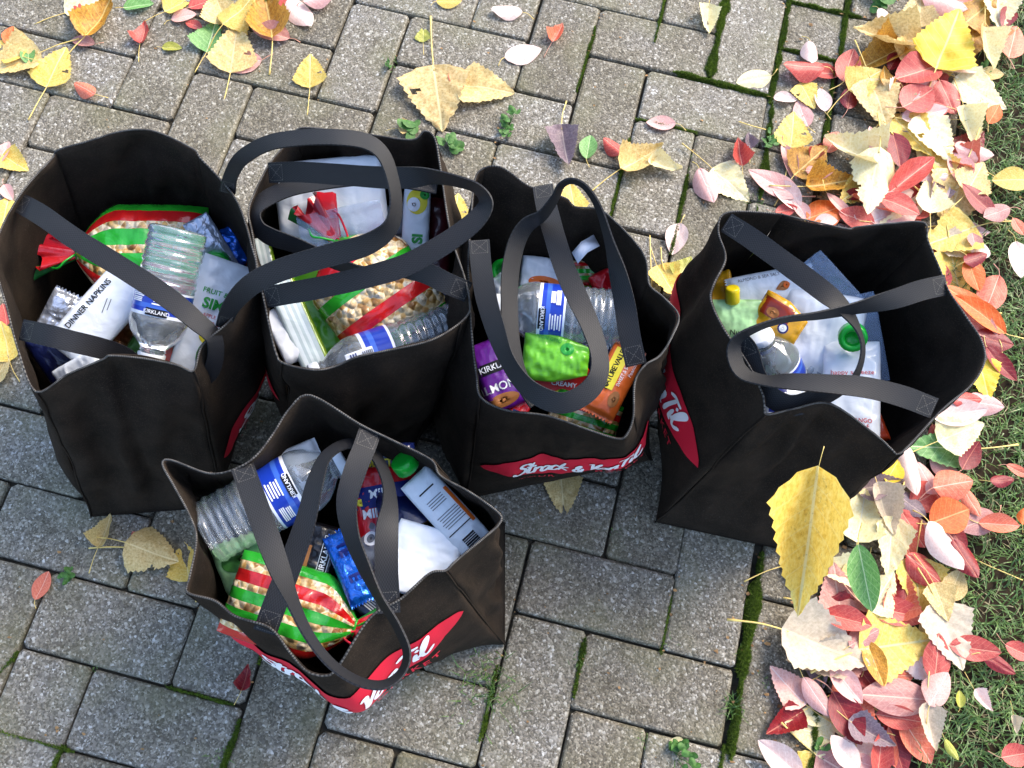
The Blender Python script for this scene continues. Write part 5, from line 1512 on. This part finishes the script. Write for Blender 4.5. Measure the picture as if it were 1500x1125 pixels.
 ('O','pink',1440,592,52,-10,'pink leaf at the lawn edge below the lemon leaf'),
 ('O','palepink',1402,607,74,5,'big cream pink leaf at the near right corner of the bag', .52),
 ('P','cream',1408,634,62,20,'cream leaf behind the big green leaf'),
 ('O','darkred',1420,668,46,60,'dark red leaf right of the big green leaf'),
 ('O','pink',1381,686,46,-40,'pink leaf under the tip of the big green leaf'),
 ('O','pink',1354,703,48,120,'pink leaf left of the orange brown one under the green leaf'),
 ('P','green',1374,656,94,178,'big green veined leaf with long stalk over the grass', .62),
 ('O','coral',1392,712,54,10,'faded orange brown leaf below the big green leaf', .8),
 ('O','bright',1307,690,36,60,'round spotted yellow leaf at the near right rim of the bag', .8),
 ('O','palepink',1330,690,68,-75,'bright white pointed leaf below the near corner of the bag', .44),
 ('O','darkred',1466,705,36,5,'brown red oval leaf alone on the grass', .52),
 ('O','coral',1492,690,38,-25,'thin brown pink leaf on the grass at the right edge', .4),
 ('O','orange',1497,757,26,80,'orange leaf cut by the right picture edge in the grass'),
 # pile below the bag
 ('C','mauve',1288,712,60,10,'grey violet withered leaf under the near wall of the bag'),
 ('C','papery',1296,748,66,-70,'papery beige leaf below the grey violet one'),
 ('P','cream',1262,752,70,80,'cream leaf edge beside the falling yellow leaf'),
 ('O','mauve',1330,740,50,-40,'withered grey leaf left of the round orange leaf'),
 ('O','red',1357,728,52,30,'crinkled red orange leaf above the round orange leaf', .8),
 ('O','coral',1421,737,42,-60,'small coral leaf at the lawn edge by the pink pair', .5),
 ('O','darkred',1400,788,40,-60,'dark red leaf tip between orange and pink leaves'),
 ('O','orange',1390,757,56,20,'round bright orange leaf, most even of the lower pile', .88),
 ('O','rosy',1432,765,54,200,'dusty pink leaf of the pair on the lawn edge', .66),
 ('O','coral',1462,769,56,-5,'salmon leaf of the pair on the lawn edge', .5),
 ('O','coral',1326,792,60,-70,'orange pink leaf under the crimson one in the lower pile', .4),
 ('O','red',1337,774,56,-55,'crimson leaf with smooth sheen in the lower pile', .62),
 ('O','darkred',1408,822,56,-60,'wine red leaf under the large pale pink one', .6),
 ('O','palepink',1378,803,72,-55,'large pale pink leaf with white vein in the lower pile', .56),
 ('P','cream',1303,806,80,-95,'bright cream leaf right of the falling green leaf', .6),
 ('O','red',1352,838,62,-40,'red leaf arching over the yellow heart shaped leaf', .6),
 ('O','tan',1398,858,46,70,'little tan leaf at the lawn edge', .7),
 ('P','yellow',1345,862,72,-85,'yellow heart shaped leaf with stalk to the lawn'),
 ('P','tan',1378,884,48,-70,'brown blotched leaf under the yellow heart shaped one'),
 ('P','cream',1290,868,60,60,'soft cream leaf above the two red leaves of the lower pile'),
 ('P','rosy',1225,862,66,100,'dull pink leaf behind the falling green leaf'),
 # lower pile
 ('O','pink',1166,941,46,150,'pink leaf tip poking out left of the large grey leaf'),
 ('O','red',1312,896,88,-12,'long wine red leaf above the big toothed yellow leaf', .42),
 ('O','red',1240,908,64,-15,'scarlet leaf above the large grey leaf', .5),
 ('P','papery',1390,935,84,-70,'translucent pinkish leaf at the lawn edge of the lower pile'),
 ('O','rosy',1263,936,48,30,'brown pink leaf between the scarlet leaf and toothed yellow leaf', .6),
 ('O','browny',1280,972,60,-70,'ochre leaf with dark side below the brown pink one', .5),
 ('O','palepink',1268,966,30,80,'pale grey pink leaf left of the ochre one'),
 ('P','papery',1212,950,112,-22,'large grey papery leaf with long stalk to the left', .8),
 ('P','yellow',1316,944,98,8,'big toothed yellow leaf with a torn hole', .9),
 ('O','red',1371,964,64,86,'pointed crimson leaf right of the big toothed yellow leaf', .56),
 ('O','darkred',1268,992,56,-50,'dark red leaf behind the pink leaf of the lower pile', .5),
 ('O','pink',1239,1003,58,-52,'pink leaf with cream vein below the large grey leaf', .56),
 ('O','pink',1195,1021,58,-55,'slim dark pink leaf alone over the moss strip', .46),
 ('P','palepink',1354,990,44,-60,'pale curled leaf under the crimson pointed one'),
 ('O','coral',1312,990,48,0,'orange pink leaf peeping under the toothed yellow leaf'),
 ('O','rosy',1310,1022,96,176,'very long grey pink leaf across the lower pile', .5),
 ('O','pink',1371,1010,52,60,'lilac pink leaf at the lawn edge near the bottom', .7),
 ('O','darkred',1240,1052,72,-62,'brown red leaf with grey half in the lower pile', .6),
 ('C','mauve',1276,1076,60,-30,'shrivelled grey leaf in the lower pile'),
 ('O','red',1316,1052,60,-10,'rusty red leaf under the very long grey pink leaf', .5),
 ('O','darkred',1348,1060,50,100,'maroon leaf behind the tan strip near the bottom', .5),
 ('C','papery',1362,1066,56,-80,'narrow tan strip of leaf near the bottom'),
 ('O','darkred',1312,1096,66,-70,'magenta leaf under the coral leaf at the bottom', .6),
 ('O','red',1288,1104,58,85,'orange red leaf at the bottom of the pile', .5),
 ('O','coral',1342,1083,68,-55,'large coral pink leaf at the bottom of the pile', .64),
 ('O','coral',1305,1094,50,100,'upright salmon sliver at the bottom of the pile', .3),
 ('O','palepink',1236,1102,52,130,'pale lilac leaf at the bottom edge left of the orange red one', .62),
 ('O','pink',1262,1117,40,160,'pink leaf cut by the bottom picture edge'),
 ('O','palepink',1142,1112,72,140,'cream pink spotted leaf at the bottom edge on the paver', .5),
 # lawn, lower
 ('O','red',1427,951,66,-8,'red leaf of the pair with crossed stalks on the grass', .5),
 ('O','darkred',1462,972,54,-30,'maroon leaf of the pair with crossed stalks on the grass', .4),
 ('O','red',1493,955,44,-25,'red leaf on the grass cut by the right edge, lower'),
 ('C','palepink',1439,1027,34,-50,'small twisted pink leaf on the grass'),
 ('C','papery',1486,1062,24,-80,'tiny tan leaf upright in the grass'),
 ('O','olive',1393,1098,30,-55,'small yellow green leaf in the grass near the bottom', .4),
 ('O','red',1488,1106,46,10,'brown red curled leaf in the bottom right corner', .7),
 ('O','olive',1406,1024,22,90,'tiny olive brown leaf under grass blades at the lawn edge'),
]
def pile_h(px, py):
    """how deep the drift of leaves lies at a place"""
    q = at(px, py)
    return max(0.0, 1 - abs(q.x - 1.03) / .17)
for i, e in enumerate(LEAVES):
    kind, colr, px, py, lpx, ang, label = e[:7]
    wr = e[7] if len(e) > 7 else None
    d = pile_h(px, py)
    low = any(w_ in label for w_ in (' under ', 'behind', 'beneath', ' tip', 'peeping', 'poking', 'sliver', 'touching', 'against', 'withered', 'emerging'))
    high = any(w_ in label for w_ in ('large grey papery', 'big toothed', 'lemon yellow', 'largest', 'round red and orange', 'big green veined', 'very long grey', 'with centre vein', 'crumpled white', 'violet red'))
    zz = .0015 + ((.004 if low else .013) + (.006 if high else 0) + .007 * ((i * .618) % 1)) * d if d > 0 else .0015
    if at(px, py).x > 1.14: zz = max(zz, .022)
    leaf(kind, colr, px, py, lpx * (1.14 if d > 0 else 1.05), ang, label, wr * 1.06 if wr else None, zz, flat=.8 if d > 0 else 1.0)
# leaves buried under the others: nothing tells them apart
fill = random.Random(77)
cols = ['pink', 'tan', 'rosy', 'yellow', 'darkred', 'cream', 'red', 'coral', 'mauve', 'papery', 'palepink']
k = 0
used = set()
while k < 150:
    y = fill.uniform(-.06, 1.4); x = 1.035 + fill.gauss(0, .062) - .02 * math.sin(y * 5)
    if x < .93 or x > 1.15 : continue
    if .93 < y < 1.35 and x < .99: continue
    if -.05 < y < .24 and x < .98: continue
    kind = fill.choice('OOOPPC')
    c_ = fill.choice(cols)
    word = {'O': 'oval', 'P': 'toothed', 'C': 'toothed'}[kind]
    cw = {'mauve': 'grey brown', 'palepink': 'pale pink', 'papery': 'papery beige', 'darkred': 'dark red', 'rosy': 'dusty rose'}.get(c_, c_)
    zone = ('at its bottom end' if y < .06 else 'above its bottom end' if y < .16 else 'by the grey papery leaf' if y < .26 else 'below near corner of rightmost bag' if y < .38 else 'by the big green leaf' if y < .5 else 'beside right wall of rightmost bag' if y < .64
            else 'by far corner of rightmost bag' if y < .76 else 'just beyond rightmost bag' if y < .88 else 'by the violet red leaf' if y < 1.0 else 'by the speckled tan leaf' if y < 1.12 else 'by the bright lemon leaf' if y < 1.24 else 'at the top picture edge')
    side = 'paving side' if x < 1.035 else 'lawn side'
    L = fill.uniform(.036, .060) if kind == 'O' else fill.uniform(.052, .082)
    big = L > (.048 if kind == 'O' else .067)
    lab = 'half buried %s%s %s leaf, %s of pile, %s' % ('large ' if big and ' ' not in cw else '', cw, word, side, zone)
    if lab in used and fill.random() < .985: continue
    used.add(lab)
    T = thing('fallen_leaf', lab, 'leaf', 'leaves half buried in the pile')
    T.matrix_world = Matrix.Translation((x, y, .002 + fill.uniform(0, .006))) @ Matrix.Rotation(fill.uniform(0, 6.28), 4, 'Z') @ Matrix.Rotation(fill.uniform(-.12, .12), 4, 'X')
    me, st = LU[kind][fill.randrange(len(LU[kind]))]
    b = bpy.data.objects.new('blade', me); C.objects.link(b); b.parent = T
    b.scale = (L, L * (.6 if kind == 'O' else .85), L * .6)
    b.material_slots[0].link = 'OBJECT'; b.material_slots[0].material = LC[c_]
    s_ = bpy.data.objects.new('stalk', st); C.objects.link(s_); s_.parent = T; s_.scale = (L, L, L * .6)
    k += 1
# two leaves caught in mid air above the paving, in front of the rightmost bag
leaf('C', 'yellow', 1184, 780, 215, -99, 'yellow leaf falling through the air in front of the rightmost bag', .66, .38, (.3, .5), 'falling leaves', 3, .22, .9)
leaf('O', 'green', 1266, 845, 100, -80, 'pale green leaf falling through the air above the lower pile', .48, .22, (.5, .2), 'falling leaves', 2)
# loose stalks lying on the stones
def twig(pts, r, m, label):
    P = [at(x, y, .003 + .003 * (i % 2)) for i, (x, y) in enumerate(pts)]
    o = link('leaf_stalk', tube('leaf_stalk', catmull([tuple(p) for p in P], 5), r, 5), m)
    o['label'] = label; o['category'] = 'leaf stalk'; o['group'] = 'loose leaf stalks'
twig([(952, 345), (953, 380), (955, 420)], .0009, M['stalk'], 'straight yellow stalk on the paver left of the rightmost bag, left one')
twig([(968, 362), (970, 385), (977, 402), (986, 400)], .0009, M['stalk'], 'hooked yellow stalk on the paver left of the rightmost bag, right one')
twig([(1082, 178), (1100, 184), (1122, 190)], .0009, M['stalk'], 'short orange stalk left of the square pale yellow leaf')
twig([(1340, 790), (1400, 805), (1440, 825), (1498, 850)], .0008, M['stalk'], 'long thin yellow stalk running out over the grass in the lower pile')
twig([(130, 803), (165, 801), (207, 803)], .0010, M['stalk'], 'pale stalk reaching left from the tan spotted leaf')

# crumbs of leaf and bark: far too many and too small to count
cv, cf = [], []
cr = random.Random(5)
for _ in range(1500):
    near = cr.random() < .55
    x = cr.gauss(1.02, .09) if near else cr.uniform(-.6, 1.1)
    y = cr.uniform(-.3, 1.5)
    if not near and cr.random() < .45: x = round(x * 10) / 10 + cr.gauss(0, .003)
    r = cr.uniform(.0008, .0028) * (1.5 if near else 1)
    b = len(cv); a0 = cr.uniform(0, 6.28); n = cr.choice((3, 4, 5))
    for k in range(n):
        a = a0 + 6.283 * k / n
        cv.append((x + math.cos(a) * r * cr.uniform(.5, 1.5), y + math.sin(a) * r * cr.uniform(.4, 1.1), .001 + cr.uniform(0, .0018)))
    cf.append(tuple(range(b, b + n)))
o = link('leaf_crumbs', mesh('leaf_crumbs', cv, cf, None, False), mat_simple('dry leaf crumbs', '8a6a44', .7, .3, var=.6))
o['kind'] = 'stuff'; o['label'] = 'dry brown crumbs of leaf scattered over the paving and among the leaves'; o['category'] = 'leaf crumbs'
